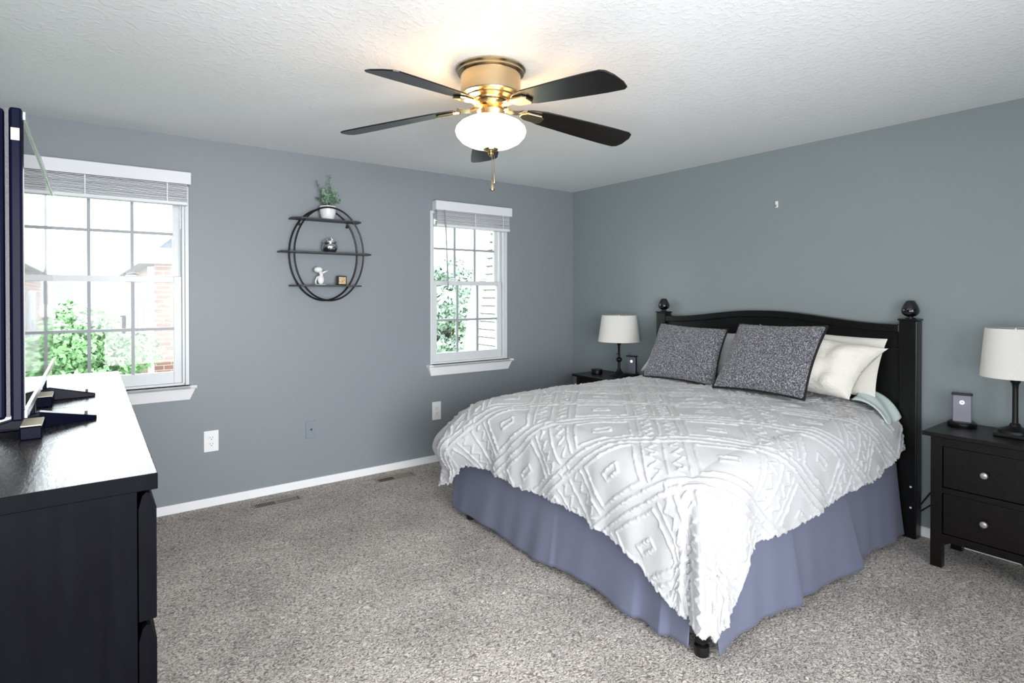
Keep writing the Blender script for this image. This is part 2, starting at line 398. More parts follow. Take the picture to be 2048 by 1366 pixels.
# ------------------------------------------------------------------ windows
def window(n, op, cols):
    x0, x1, z0, z1 = op
    t = bpy.data.objects.new('window_%d' % n, None); COL.objects.link(t); t['kind'] = 'structure'
    t.location = ((x0 + x1) / 2, YB, z0); ox, oz = t.location[0], z0
    def P(name, mb, m, par=t, **kw):
        base = Vector((0, 0, 0))
        return part(name, mb.off((-ox, -YB, -oz)), m, par, **kw)
    e = 0.002
    fr = MB()   # outer frame, flush with the wall face
    fr.box((x0 + e, YB - 0.004, z0 + 0.02), (x0 + 0.024, YB + 0.15, z1 - e)); fr.box((x1 - 0.024, YB - 0.004, z0 + 0.02), (x1 - e, YB + 0.15, z1 - e))
    fr.box((x0 + 0.024, YB - 0.004, z1 - 0.024), (x1 - 0.024, YB + 0.15, z1 - e)); fr.box((x0 + 0.024, YB + 0.03, z0 + e), (x1 - 0.024, YB + 0.15, z0 + 0.035))
    # stops and tracks on the jambs
    for xa, xb in ((x0 + 0.024, x0 + 0.040), (x1 - 0.040, x1 - 0.024)):
        fr.box((xa, YB + 0.012, z0 + 0.035), (xb, YB + 0.030, z1 - 0.024)); fr.box((xa, YB + 0.072, z0 + 0.035), (xb, YB + 0.082, z1 - 0.024))
    P('window_frame', fr, M_vinyl, bevel=0.002)
    # stool and apron
    sill = MB().prism([(YB + 0.03, z0 + 0.004), (YB + 0.03, z0 + 0.024), (YB - 0.052, z0 + 0.024), (YB - 0.060, z0 + 0.014), (YB - 0.052, z0 + 0.004)], 'x', x0 + e, x1 - e)
    sill.prism([(YB - 0.001, z0 + 0.004), (YB - 0.001, z0 + 0.024), (YB - 0.052, z0 + 0.024), (YB - 0.060, z0 + 0.014), (YB - 0.052, z0 + 0.004)], 'x', x0 - 0.035, x1 + 0.035)
    P('window_sill', sill, M_white)
    a0, a1 = x0 - 0.028, x1 + 0.028
    ap = MB(); ap.add([(a0, YB - 0.001, z0 + 0.004), (a1, YB - 0.001, z0 + 0.004), (a1 - 0.03, YB - 0.001, z0 - 0.07), (a0 + 0.03, YB - 0.001, z0 - 0.07),
                       (a0, YB - 0.038, z0 + 0.004), (a1, YB - 0.038, z0 + 0.004), (a1 - 0.03, YB - 0.018, z0 - 0.07), (a0 + 0.03, YB - 0.018, z0 - 0.07)],
                      [(0, 1, 2, 3), (7, 6, 5, 4), (0, 4, 5, 1), (1, 5, 6, 2), (2, 6, 7, 3), (3, 7, 4, 0)])
    P('apron', ap, M_white)
    def sash(name, ya, yb, za, zb, rb, rt, mz):
        s = 0.045; xa, xb = x0 + 0.040, x1 - 0.040
        m = MB(); m.box((xa, ya, za), (xa + s, yb, zb)); m.box((xb - s, ya, za), (xb, yb, zb))
        m.box((xa + s, ya, za), (xb - s, yb, za + rb)); m.box((xa + s, ya, zb - rt), (xb - s, yb, zb))
        so = P(name, m, M_vinyl, bevel=0.002)
        g = MB(); w = (xb - xa - 2 * s); ym = (ya + yb) / 2
        for k in range(1, cols):
            x = xa + s + w * k / cols; g.box((x - 0.009, ym - 0.008, za + rb), (x + 0.009, ym + 0.008, zb - rt))
        g.box((xa + s, ym - 0.0075, mz - 0.009), (xb - s, ym + 0.0075, mz + 0.009))
        P('muntin_grid', g, M_muntin, so)
        P('glass_pane', MB().box((xa + s - 0.004, ym - 0.002, za + rb - 0.004), (xb - s + 0.004, ym + 0.002, zb - rt + 0.004)), M_glass, so)
        return so
    sash('upper_sash', YB + 0.084, YB + 0.112, 1.495, z1 - 0.026, 0.03, 0.03, 1.81)
    lo = sash('lower_sash', YB + 0.036, YB + 0.070, z0 + 0.036, 1.53, 0.075, 0.038, 1.192)
    for f_ in (0.3, 0.7):
        x = x0 + (x1 - x0) * f_
        lk = MB().box((x - 0.03, YB + 0.040, 1.5305), (x + 0.03, YB + 0.062, 1.538)); lk.tube([(x - 0.025, YB + 0.05, 1.545), (x + 0.01, YB + 0.046, 1.552), (x + 0.04, YB + 0.036, 1.546)], 0.006, 6)
        P('sash_lock', lk, M_white, lo)
    return t
window(1, W1, 4)
window(2, W2, 3)

def blind(op, vx0, vx1, zb, label, wand_x, glab):
    x0, x1, z0, z1 = op
    y = YB
    t = thing('window_blind', label, 'window blind', ((x0 + x1) / 2, y - 0.01, zb), group=glab)
    ox, oy, oz = t.location
    def P(name, mb, m, **kw): return part(name, mb.off((-ox, -oy, -oz)), m, t, **kw)
    v = MB().box((vx0, y - 0.082, 2.118), (vx1, y - 0.070, 2.196)); v.box((vx0, y - 0.070, 2.118), (vx0 + 0.012, y - 0.005, 2.196)); v.box((vx1 - 0.012, y - 0.070, 2.118), (vx1, y - 0.005, 2.196))
    P('valance', v, M_blind, bevel=0.004)
    P('head_rail', MB().box((vx0 + 0.014, y - 0.062, 2.124), (vx1 - 0.014, y - 0.008, 2.165)), M_blind)
    z = zb + 0.024; s = MB(); k = 0
    while z < 2.118:
        d = 0.003 * math.sin(k * 2.3)
        s.box((vx0 + 0.016, y - 0.066 + d, z), (vx1 - 0.02, y - 0.010 + d, z + 0.0032)); z += 0.0068 + 0.003 * (k % 5 == 3); k += 1
    P('slat_stack', s, M_blind)
    P('bottom_rail', MB().box((vx0 + 0.014, y - 0.070, zb), (vx1 - 0.018, y - 0.008, zb + 0.022)), M_blind, bevel=0.004)
    for f_ in (0.12, 0.5, 0.88):
        x = vx0 + (vx1 - vx0) * f_
        P('ladder_tape', MB().box((x - 0.003, y - 0.072, zb + 0.004), (x + 0.003, y - 0.0705, 2.12)), M_blind)
    if wand_x is not None:
        P('tilt_wand', MB().tube([(wand_x, y - 0.09, 2.12), (wand_x + 0.005, y - 0.085, 2.07), (wand_x + 0.035, y - 0.078, 1.47)], 0.006, 6), M_muntin)
blind(W1, -0.565, 0.528, 1.985, 'white slatted window blind drawn up over the wide window beside the television', None, None)
blind(W2, 2.31, 3.095, 1.982, 'white slatted window blind with hanging wand, drawn up over the narrow window', 2.39, None)

# ------------------------------------------------------------------ ceiling fan
FX, FY = 1.474, 2.150
fan = thing('ceiling_fan', 'five-bladed ceiling fan with dark blades, brushed nickel housing and lit glass bowl', 'ceiling fan', (FX, FY, H))
def FP(name, mb, m, par=fan, **kw): return part(name, mb, m, par, **kw)
FP('canopy', MB().lathe([(0.148, -0.001), (0.158, -0.003), (0.159, -0.009), (0.150, -0.016), (0.151, -0.024), (0.144, -0.028)], n=64), M_nickel, smooth=True)
FP('motor_housing', MB().lathe([(0.10, -0.028), (0.137, -0.029), (0.137, -0.116), (0.140, -0.119), (0.139, -0.124), (0.116, -0.128), (0.112, -0.134), (0.088, -0.141), (0.085, -0.147), (0.068, -0.151), (0.066, -0.155), (0.05, -0.156)], n=64), M_nickel, smooth=True)
FP('blade_hub', MB().lathe([(0.04, -0.154), (0.074, -0.156), (0.076, -0.170), (0.062, -0.178), (0.052, -0.184), (0.058, -0.188), (0.058, -0.196), (0.05, -0.198)], n=48), M_nickel, smooth=True)
BZ = -0.160
def blade_set(k):
    a = R(58.7 + 72 * k)
    tilt = R(11); droop = R(6.8)
    # blade outline in (r, w): squared tip with rounded corners
    out = []
    rt = 0.735
    prof = [(0.17, 0.030), (0.20, 0.044), (0.26, 0.060), (0.45, 0.072), (0.62, 0.079), (0.705, 0.078), (0.724, 0.066), (0.736, 0.03)]
    top = [(r_, w_) for r_, w_ in prof]; bot = [(r_, -w_) for r_, w_ in reversed(prof)]
    pts = top + bot
    mb = MB().prism(pts, 'z', -0.003, 0.003)
    M = Matrix.Rotation(a, 4, 'Z') @ Matrix.Translation((0, 0, BZ)) @ Matrix.Rotation(droop, 4, 'Y') @ Matrix.Rotation(-tilt, 4, 'X')
    b = FP('blade', mb.xf(M), M_blade, bevel=0.0015)
    br = MB()
    # iron: arm from the hub widening into a plate under the blade
    pl = [(0.150, 0.012), (0.175, 0.030), (0.245, 0.034), (0.262, 0.020), (0.262, -0.020), (0.245, -0.034), (0.175, -0.030), (0.150, -0.012)]
    br.prism(pl, 'z', -0.016, -0.004)
    M2 = Matrix.Rotation(a, 4, 'Z') @ Matrix.Translation((0, 0, BZ)) @ Matrix.Rotation(droop, 4, 'Y') @ Matrix.Rotation(-tilt, 4, 'X')
    br.xf(M2)
    arm = MB()
    n = 8
    def armP(u, v):
        r_ = 0.06 + 0.10 * u; w_ = 0.020 - 0.004 * math.sin(PI * u)
        return (r_, (v - 0.5) * 2 * w_, -0.006 - 0.012 * math.sin(PI * u * 0.9))
    arm.grid(armP, n, 3)
    arm2 = MB(); arm2.grid(lambda u, v: (armP(u, v)[0], armP(u, v)[1], armP(u, v)[2] - 0.010), n, 3)
    arm.xf(Matrix.Rotation(a, 4, 'Z') @ Matrix.Translation((0, 0, BZ))); arm2.xf(Matrix.Rotation(a, 4, 'Z') @ Matrix.Translation((0, 0, BZ)))
    br.add(arm.v, arm.f); br.add(arm2.v, arm2.f)
    FP('blade_bracket', br, M_nickel, bevel=0.003)
for k in range(5): blade_set(k)
bowl = MB().lathe([(0.058, -0.218), (0.100, -0.227), (0.138, -0.246), (0.157, -0.266), (0.162, -0.284), (0.155, -0.305), (0.134, -0.329), (0.100, -0.347), (0.060, -0.358), (0.02, -0.362),
                   (0.02, -0.357), (0.058, -0.353), (0.097, -0.342), (0.130, -0.325), (0.150, -0.303), (0.156, -0.284), (0.152, -0.269), (0.134, -0.251), (0.098, -0.232), (0.058, -0.223)], n=64, close=False)
FP('light_bowl', bowl, M_bowl, smooth='all')
FP('light_fitter', MB().lathe([(0.05, -0.190), (0.064, -0.192), (0.062, -0.212), (0.068, -0.219), (0.05, -0.222)], n=48), M_nickel, smooth=True)
fin = FP('bowl_finial', MB().lathe([(0.034, -0.362), (0.032, -0.368), (0.016, -0.374), (0.010, -0.378), (0.013, -0.386), (0.009, -0.394), (0.004, -0.397)], n=24), M_nickel, smooth=True)
for dx, dy, zl, r_ in ((0.004, -0.004, -0.530, 0.012), (0.020, 0.002, -0.495, 0.007)):
    c = FP('pull_chain', MB().tube([(dx, dy, -0.385), (dx, dy, zl + 0.02)], 0.0018, 6), M_nickel)
    FP('chain_pull', MB().lathe([(0.002, zl + 0.025), (0.004, zl + 0.012), (r_, zl - 0.012), (r_ * 0.9, zl - 0.020), (0.002, zl - 0.026)], (dx, dy, 0), 16), M_nickel, c, smooth=True)
for k in range(3):   # bulbs shining up and out over the rim of the bowl
    a = R(30 + 120 * k)
    l = bpy.data.lights.new('fan_bulb', 'POINT'); l.energy = 1.2; l.color = (1.0, 0.60, 0.28); l.shadow_soft_size = 0.02
    o = bpy.data.objects.new('fan_bulb', l); COL.objects.link(o); o.location = (FX + 0.10 * math.cos(a), FY + 0.10 * math.sin(a), H - 0.188)

# ------------------------------------------------------------------ round wall shelf and what stands on it
SX, SZ, SR = 1.4, 1.708, 0.338
YBk, YFr = YB - 0.008, YB - 0.135
sh = thing('wall_shelf', 'round black wire wall shelf with three dark boards between the windows', 'wall shelf', (SX, YB, SZ))
def ring(y, dx=0):
    return MB().tube([(SX + dx + SR * 0.75 * math.cos(a) * 1.0, y, SZ + SR * math.sin(a)) for a in [2 * PI * k / 72 for k in range(72)]], 0.0065, 8, closed=True).off((-SX, -YB, -SZ))
RX = 0.252
def ring(y):
    return MB().tube([(SX + 0.005 + RX * math.cos(a), y, SZ + SR * math.sin(a)) for a in [2 * PI * k / 96 for k in range(96)]], 0.0065, 8, closed=True).off((-SX, -YB, -SZ))
part('hoop', ring(YBk), M_iron, sh, smooth=True); part('hoop', ring(YFr), M_iron, sh, smooth=True)
M_board = mat('shelf_board', '3A3B40', 0.5, noise=(20, 0.2, 4, (1, 6, 6)))
for z, xa, xb in ((1.962, 1.150, 1.660), (1.722, 1.072, 1.740), (1.482, 1.150, 1.662)):
    ch = 0.05
    part('shelf_board', MB().prism([(xa, YB - 0.004), (xa, YB - 0.09), (xa + ch, YB - 0.142), (xb - ch, YB - 0.142), (xb, YB - 0.09), (xb, YB - 0.004)], 'z', z - 0.010, z).off((-SX, -YB, -SZ)), M_board, sh, bevel=0.001)
for x in (1.222, 1.578):
    mb = MB().tube([(x, YB - 0.002, 1.925), (x, YB - 0.016, 1.925)], 0.010, 10); mb.box((x - 0.004, YB - 0.012, 1.925), (x + 0.004, YB - 0.004, 1.953))
    part('mounting_lug', mb.off((-SX, -YB, -SZ)), M_iron, sh)

pl = thing('potted_plant', 'small green leafy plant in a white pot on the top board of the round shelf', 'potted plant', (1.412, YB - 0.068, 1.962))
part('pot', MB().lathe([(0.040, 0.0), (0.046, 0.006), (0.056, 0.050), (0.060, 0.098), (0.056, 0.100), (0.052, 0.090), (0.02, 0.088)], n=32), M_pot, pl, smooth=True)
part('soil', MB().lathe([(0.001, 0.088), (0.054, 0.088), (0.053, 0.094), (0.001, 0.096)], n=20, close=False), M_soil, pl)
rs = random.Random(3)
fo = MB(); st = MB()
for k in range(30):
    a = rs.uniform(0, 2 * PI); sp = rs.uniform(0.02, 0.10); hh = rs.uniform(0.03, 0.13) if sp > .05 else rs.uniform(0.08, 0.15)
    if k == 0: a, sp, hh = 0.3, 0.012, 0.235
    if k == 1: a, sp, hh = 3.3, 0.09, 0.185
    base = Vector((0.02 * math.cos(a), 0.02 * math.sin(a), 0.09)); tip = Vector((sp * math.cos(a), sp * 0.75 * math.sin(a), 0.09 + hh))
    mid = (base + tip) / 2 + Vector((0, 0, 0.02))
    path = [base, mid, tip]; st.tube(path, 0.0012, 4)
    for j in range(9):
        u = 0.25 + 0.75 * j / 8; p = base.lerp(mid, u * 2) if u < .5 else mid.lerp(tip, u * 2 - 1)
        for sgn in (-1, 1):
            d = Vector((math.cos(a + PI / 2 * sgn + rs.uniform(-.6, .6)), math.sin(a + PI / 2 * sgn + rs.uniform(-.6, .6)), rs.uniform(-.2, .6))).normalized()
            L = rs.uniform(0.014, 0.026); n_ = d.cross(Vector((rs.uniform(-1, 1), rs.uniform(-1, 1), rs.uniform(0, 1)))).normalized()
            fo.add([p, p + d * L * .5 + n_ * L * .42, p + d * L, p + d * L * .5 - n_ * L * .42], [(0, 1, 2, 3)])
part('foliage', fo, M_leafE, pl, solid=0.0006); part('stem', st, M_stem, pl)

jar = thing('silver_jar', 'shiny silver cauldron-shaped jar with a handle on the middle board of the round shelf', 'jar', (1.427, YB - 0.068, 1.722))
part('body', MB().lathe([(0.030, 0.0), (0.040, 0.004), (0.055, 0.030), (0.056, 0.050), (0.046, 0.066), (0.044, 0.070)], n=32), mat('polished_silver', 'BFC0C4', 0.12, metal=1.0, bump=(45, 0.5, 0.01, 2)), jar, smooth=True)
part('lid', MB().lathe([(0.045, 0.070), (0.053, 0.074), (0.052, 0.084), (0.035, 0.090), (0.003, 0.092)], n=32), M_chrome, jar, smooth=True)
part('handle', MB().tube([(0.020 * math.cos(a), 0, 0.088 + 0.020 * math.sin(a)) for a in [PI * k / 12 for k in range(13)]], 0.0045, 8), M_chrome, jar, smooth=True)

fg = thing('figurine', 'small white abstract figurine with an outstretched arm on the bottom board of the round shelf', 'figurine', (1.358, YB - 0.068, 1.482))
part('base', MB().lathe([(0.042, 0), (0.044, 0.003), (0.036, 0.008)], n=24), M_pot, fg, smooth=True)
fb = MB().ellipsoid((0.002, 0, 0.040), (0.024, 0.018, 0.034)); fb.tube([(0.002, 0, 0.05), (0.006, 0, 0.075), (-0.002, 0, 0.095)], [0.017, 0.013, 0.012], 12)
fb.ellipsoid((-0.016, 0, 0.112), (0.032, 0.022, 0.022)); fb.tube([(0.008, 0, 0.085), (0.030, 0, 0.098), (0.052, 0, 0.106)], [0.008, 0.007, 0.004], 8)
part('body', fb, M_pot, fg, smooth='all')
part('arched_tail', MB().tube([(-0.004, 0, 0.068), (-0.026, 0, 0.056), (-0.036, 0, 0.03), (-0.034, 0, 0.006)], 0.0055, 8), M_pot, fg, smooth='all')

bk = thing('decor_block', 'small square black block with a gold face on the bottom board of the round shelf', 'ornament', (1.514, YB - 0.068, 1.482))
part('frame', MB().box((-0.034, -0.02, 0), (0.034, 0.02, 0.070)), M_iron, bk, bevel=0.007, seg=3)
part('face', MB().box((-0.026, -0.0225, 0.008), (0.026, -0.0195, 0.062)), M_gold, bk, bevel=0.001)

# ------------------------------------------------------------------ outlets, vents, hook
def outlet(x0, x1, z0, z1, label, kind):
    cx, cz = (x0 + x1) / 2, (z0 + z1) / 2; w2, h2 = (x1 - x0) / 2, (z1 - z0) / 2
    t = thing('wall_outlet' if kind != 'jack' else 'cable_jack', label, 'outlet' if kind != 'jack' else 'wall jack', (cx, YB, cz))
    part('cover_plate', MB().box((-w2, -0.007, -h2), (w2, -0.0005, h2)), M_plate if kind != 'jack' else M_greyplate, t, bevel=0.003)
    if kind == 'jack':
        part('socket', MB().lathe([(0.013, 0), (0.013, 0.005), (0.009, 0.006)], M=Matrix.Rotation(R(90), 4, 'X'), c=(0, -0.007, 0), n=20), M_greyplate, t)
        part('port', MB().box((-0.006, -0.0145, -0.003), (0.006, -0.0125, 0.009)), M_slot, t)
    else:
        for s_ in (1, -1):
            r_ = part('receptacle', MB().box((-0.018, -0.010, s_ * 0.021 - 0.016), (0.018, -0.0072, s_ * 0.021 + 0.016)), M_plate, t, bevel=0.004)
            sl = MB().box((-0.009, -0.0108, s_ * 0.021 + 0.001), (-0.0065, -0.0102, s_ * 0.021 + 0.010)).box((0.0065, -0.0108, s_ * 0.021 + 0.001), (0.009, -0.0102, s_ * 0.021 + 0.009))
            sl.box((-0.0025, -0.0108, s_ * 0.021 - 0.010), (0.0025, -0.0102, s_ * 0.021 - 0.005)); part('socket_slots', sl, M_slot, r_)
outlet(0.604, 0.693, 0.365, 0.505, 'white duplex outlet on the wall beside the black chest of drawers', 'duplex')
outlet(1.267, 1.343, 0.355, 0.482, 'grey painted cable jack plate low on the wall under the round shelf', 'jack')
outlet(2.312, 2.396, 0.353, 0.506, 'white duplex outlet on the wall at the foot of the bed', 'duplex')

def vent(x0, label):
    t = thing('floor_vent', label, 'floor vent', (x0, YB - 0.235, 0))
    L, W = 0.29, 0.085
    part('vent_frame', MB().box((-0.012, -0.012, 0), (L + 0.012, 0.006, 0.005)).box((-0.012, W - 0.006, 0), (L + 0.012, W + 0.012, 0.005)).box((-0.012, 0.006, 0), (0.004, W - 0.006, 0.005)).box((L - 0.004, 0.006, 0), (L + 0.012, W - 0.006, 0.005)), M_vent, t, bevel=0.0015)
    part('dark_duct', MB().box((0.002, 0.004, 0.0004), (L - 0.002, W - 0.004, 0.0012)), M_slot, t)
    lv = MB()
    for k in range(24):
        x = 0.008 + (L - 0.02) * k / 23
        s_ = 1 if k < 11 else -1
        lv.add([(x, 0.008, 0.0045), (x, W - 0.008, 0.0045), (x + 0.0075 * s_, W - 0.008, 0.0016), (x + 0.0075 * s_, 0.008, 0.0016)], [(0, 1, 2, 3)])
    part('louvres', lv, M_vent, t, solid=0.0008)
    part('centre_bar', MB().box((L / 2 - 0.008, 0.005, 0.002), (L / 2 + 0.004, W - 0.005, 0.0052)), M_vent, t)
vent(0.875, 'taupe metal floor vent in the carpet below the cable jack, nearer the chest of drawers')
vent(1.745, 'taupe metal floor vent in the carpet by the baseboard, nearer the bed')

hk = thing('wall_hook', 'small silver picture hook left alone on the bed wall above the headboard', 'hook', (XR, 2.129, 2.05))
part('back_plate', MB().box((-0.008, -0.010, -0.022), (-0.0003, 0.010, 0.024)), M_plate, hk, bevel=0.001)
part('hook', MB().tube([(-0.008, 0, 0.0), (-0.012, 0, -0.014), (-0.020, 0, -0.018), (-0.026, 0, -0.006)], 0.003, 8), M_chrome, hk, smooth=True)

# ------------------------------------------------------------------ bed
bed = thing('bed', 'black-brown wooden bed frame with arched headboard and acorn finials', 'bed', (2.9, 2.18, 0))
bo = (-2.9, -2.18, 0)
def BP(name, mb, m, par=bed, **kw): return part(name, mb.off(bo), m, par, **kw)
YN, YX = 1.288, 3.068       # post centres
for yc in (YN, YX):
    p = BP('post', MB().box((3.815, yc - 0.047, 0), (3.895, yc + 0.047, 1.262)), M_bedblack, bevel=0.006)
    cap = MB().box((3.810, yc - 0.052, 1.262), (3.900, yc + 0.052, 1.272)); BP('post_cap', cap, M_bedblack, p, bevel=0.004)
    BP('finial', MB().lathe([(0.024, 1.272), (0.026, 1.277), (0.016, 1.282), (0.017, 1.286), (0.030, 1.291), (0.040, 1.299), (0.0455, 1.310), (0.046, 1.321), (0.043, 1.335), (0.037, 1.350), (0.029, 1.365), (0.021, 1.377), (0.017, 1.379)], (3.855, yc, 0), 32), M_finial, p, smooth='all')
def arch(y):
    u = abs((y - (YN + YX) / 2) / ((YX - YN) / 2))
    u = min(1, max(0, (u - 0.05) / 0.85)); s_ = u * u * (3 - 2 * u)
    return 1.300 - 0.062 * s_
def arch_board(x0, x1, zlow, ztop_off, zlow_off=None, n=40):
    mb = MB(); ya, yb = YN + 0.046, YX - 0.046
    for xs in (0,):
        vs = []
        for i in range(n + 1):
            y = ya + (yb - ya) * i / n; zt = arch(y) - ztop_off; zl = zlow if zlow_off is None else arch(y) - zlow_off
            vs += [(x0, y, zl), (x0, y, zt), (x1, y, zt), (x1, y, zl)]
        fs = []
        for i in range(n):
            for k in range(4):
                a = 4 * i + k; b = 4 * i + (k + 1) % 4; fs.append((a, a + 4, b + 4, b))
        fs += [(0, 1, 2, 3), (4 * n + 3, 4 * n + 2, 4 * n + 1, 4 * n)]
        mb.add(vs, fs)
    return mb
BP('crest_rail', arch_board(3.818, 3.888, 0, 0.0, 0.045), M_bedblack, bevel=0.004)
BP('headboard_panel', arch_board(3.838, 3.866, 1.10, 0.04), M_bedblack)
BP('headboard_rail', MB().box((3.832, YN + 0.046, 0.62), (3.872, YX - 0.046, 1.098)), M_bedblack, bevel=0.003)
BP('lower_rail', MB().box((3.832, YN + 0.046, 0.30), (3.872, YX - 0.046, 0.45)), M_bedblack, bevel=0.003)
for yc in (1.350, 2.99):
    BP('side_rail', MB().box((1.955, yc - 0.015, 0.10), (3.825, yc + 0.015, 0.15)), M_black)
BP('foot_rail', MB().box((1.925, 1.335, 0.10), (1.955, 3.005, 0.15)), M_black)
for yc in (1.345, 3.03):
    for xc in (1.925,):
        lg = BP('leg', MB().box((xc - 0.018, yc - 0.018, 0.05), (xc + 0.018, yc + 0.018, 0.12)), M_black)
        BP('caster', MB().lathe([(0.022, 0.0), (0.028, 0.004), (0.030, 0.022), (0.028, 0.040), (0.015, 0.05)], (xc, yc, 0), 20), M_black, lg, smooth=True)
# small white screw caps on the near post
BP('screw_cap', MB().tube([(3.8145, YN - 0.02, 0.30), (3.8125, YN - 0.02, 0.30)], 0.006, 10), M_plate); BP('screw_cap', MB().tube([(3.8145, YN - 0.02, 0.18), (3.8125, YN - 0.02, 0.18)], 0.006, 10), M_plate)

solo('box_spring', MB().box((1.965, 1.375, 0.151), (3.80, 2.970, 0.40)), M_mattress, 'pale box spring on the bed frame, hidden behind the slate blue skirt', 'box spring', bevel=0.02)
solo('mattress', MB().box((1.975, 1.38, 0.401), (3.80, 2.965, 0.635)), M_mattress, 'thick white mattress under the tufted comforter', 'mattress', bevel=0.04, seg=4)

def bedskirt():
    t = thing('bed_skirt', 'slate blue pleated bed skirt hanging from under the comforter to the carpet', 'bed skirt', (2.9, 2.18, 0.03))
    o_ = (-2.9, -2.18, -0.03)
    def panel(P0, P1, nrm, pleats, ztop, zbot, n, seed):
        P0 = Vector(P0); P1 = Vector(P1); nrm = Vector(nrm); L = (P1 - P0).length; r_ = random.Random(seed); ph = [r_.uniform(0, 6) for _ in range(6)]
        def F(u, v):
            s_ = u * L; dn = v
            amp = 0.005 * math.sin(37 * s_ + ph[4] + 2 * v) * math.sin(3 * s_ + ph[5]) + 0.004 * math.sin(5.0 * s_ + ph[0]) + 0.007 * math.sin(11 * s_ + ph[1]) + 0.004 * math.sin(23 * s_ + ph[2] + v)
            o = amp * dn ** 1.2 + 0.045 * dn
            sh_ = 0.0
            for (ps, pw, pa) in pleats:
                d = s_ - ps
                # sharp box pleat: gentle rise, abrupt fall
                if -pw < d <= 0: o += pa * dn ** 1.3 * ((d + pw) / pw) ** 2
                elif 0 < d < 0.03: o += pa * dn ** 1.3 * (1 - d / 0.03) ** 2
            z = ztop + (zbot - ztop) * v + 0.010 * v * math.sin(7 * s_ + ph[3]) 
            p = P0.lerp(P1, u) + nrm * o
            return (p[0], p[1], z)
        return MB().grid(F, n, 24).off(o_)
    part('foot_panel', panel((1.925, 3.20, 0), (1.925, 1.375, 0), (-1, 0, 0), [(1.0, 0.20, 0.012), (1.55, 0.22, 0.022), (1.70, 0.10, 0.03)], 0.43, 0.035, 260, 5), M_skirt, t, smooth='all', solid=0.003)
    part('side_panel', panel((1.945, 1.335, 0), (3.79, 1.335, 0), (0, -1, 0), [(0.02, 0.02, 0.0), (0.62, 0.30, 0.026), (1.18, 0.33, 0.05)], 0.43, 0.03, 260, 9), M_skirt, t, smooth='all', solid=0.003)
    part('side_panel', panel((3.79, 3.005, 0), (1.945, 3.005, 0), (0, 1, 0), [(0.6, 0.3, 0.03), (1.2, 0.3, 0.04)], 0.43, 0.035, 160, 11), M_skirt, t, smooth='all', solid=0.003)
    # inner corner flap seen in the split between the panels
    part('corner_flap', panel((1.955, 1.45, 0), (2.02, 1.352, 0), (-0.8, -0.6, 0), [], 0.42, 0.05, 24, 2), M_skirt, t, smooth='all', solid=0.003)
bedskirt()

# value noise (numpy) for cloth
def vnoise(x, y, seed):
    xi = np.floor(x).astype(np.int64); yi = np.floor(y).astype(np.int64); xf = x - xi; yf = y - yi
    def h(a, b):
        n = (a * 374761393 + b * 668265263 + seed * 982451653) & 0x7fffffff
        n = ((n ^ (n >> 13)) * 1274126177) & 0x7fffffff
        return ((n ^ (n >> 16)) & 0xffff) / 65535.0
    u = xf * xf * (3 - 2 * xf); v = yf * yf * (3 - 2 * yf)
    return (h(xi, yi) * (1 - u) + h(xi + 1, yi) * u) * (1 - v) + (h(xi, yi + 1) * (1 - u) + h(xi + 1, yi + 1) * u) * v

def smooth_arr(e0, e1, x):
    t = np.clip((x - e0) / (e1 - e0), 0, 1); return t * t * (3 - 2 * t)

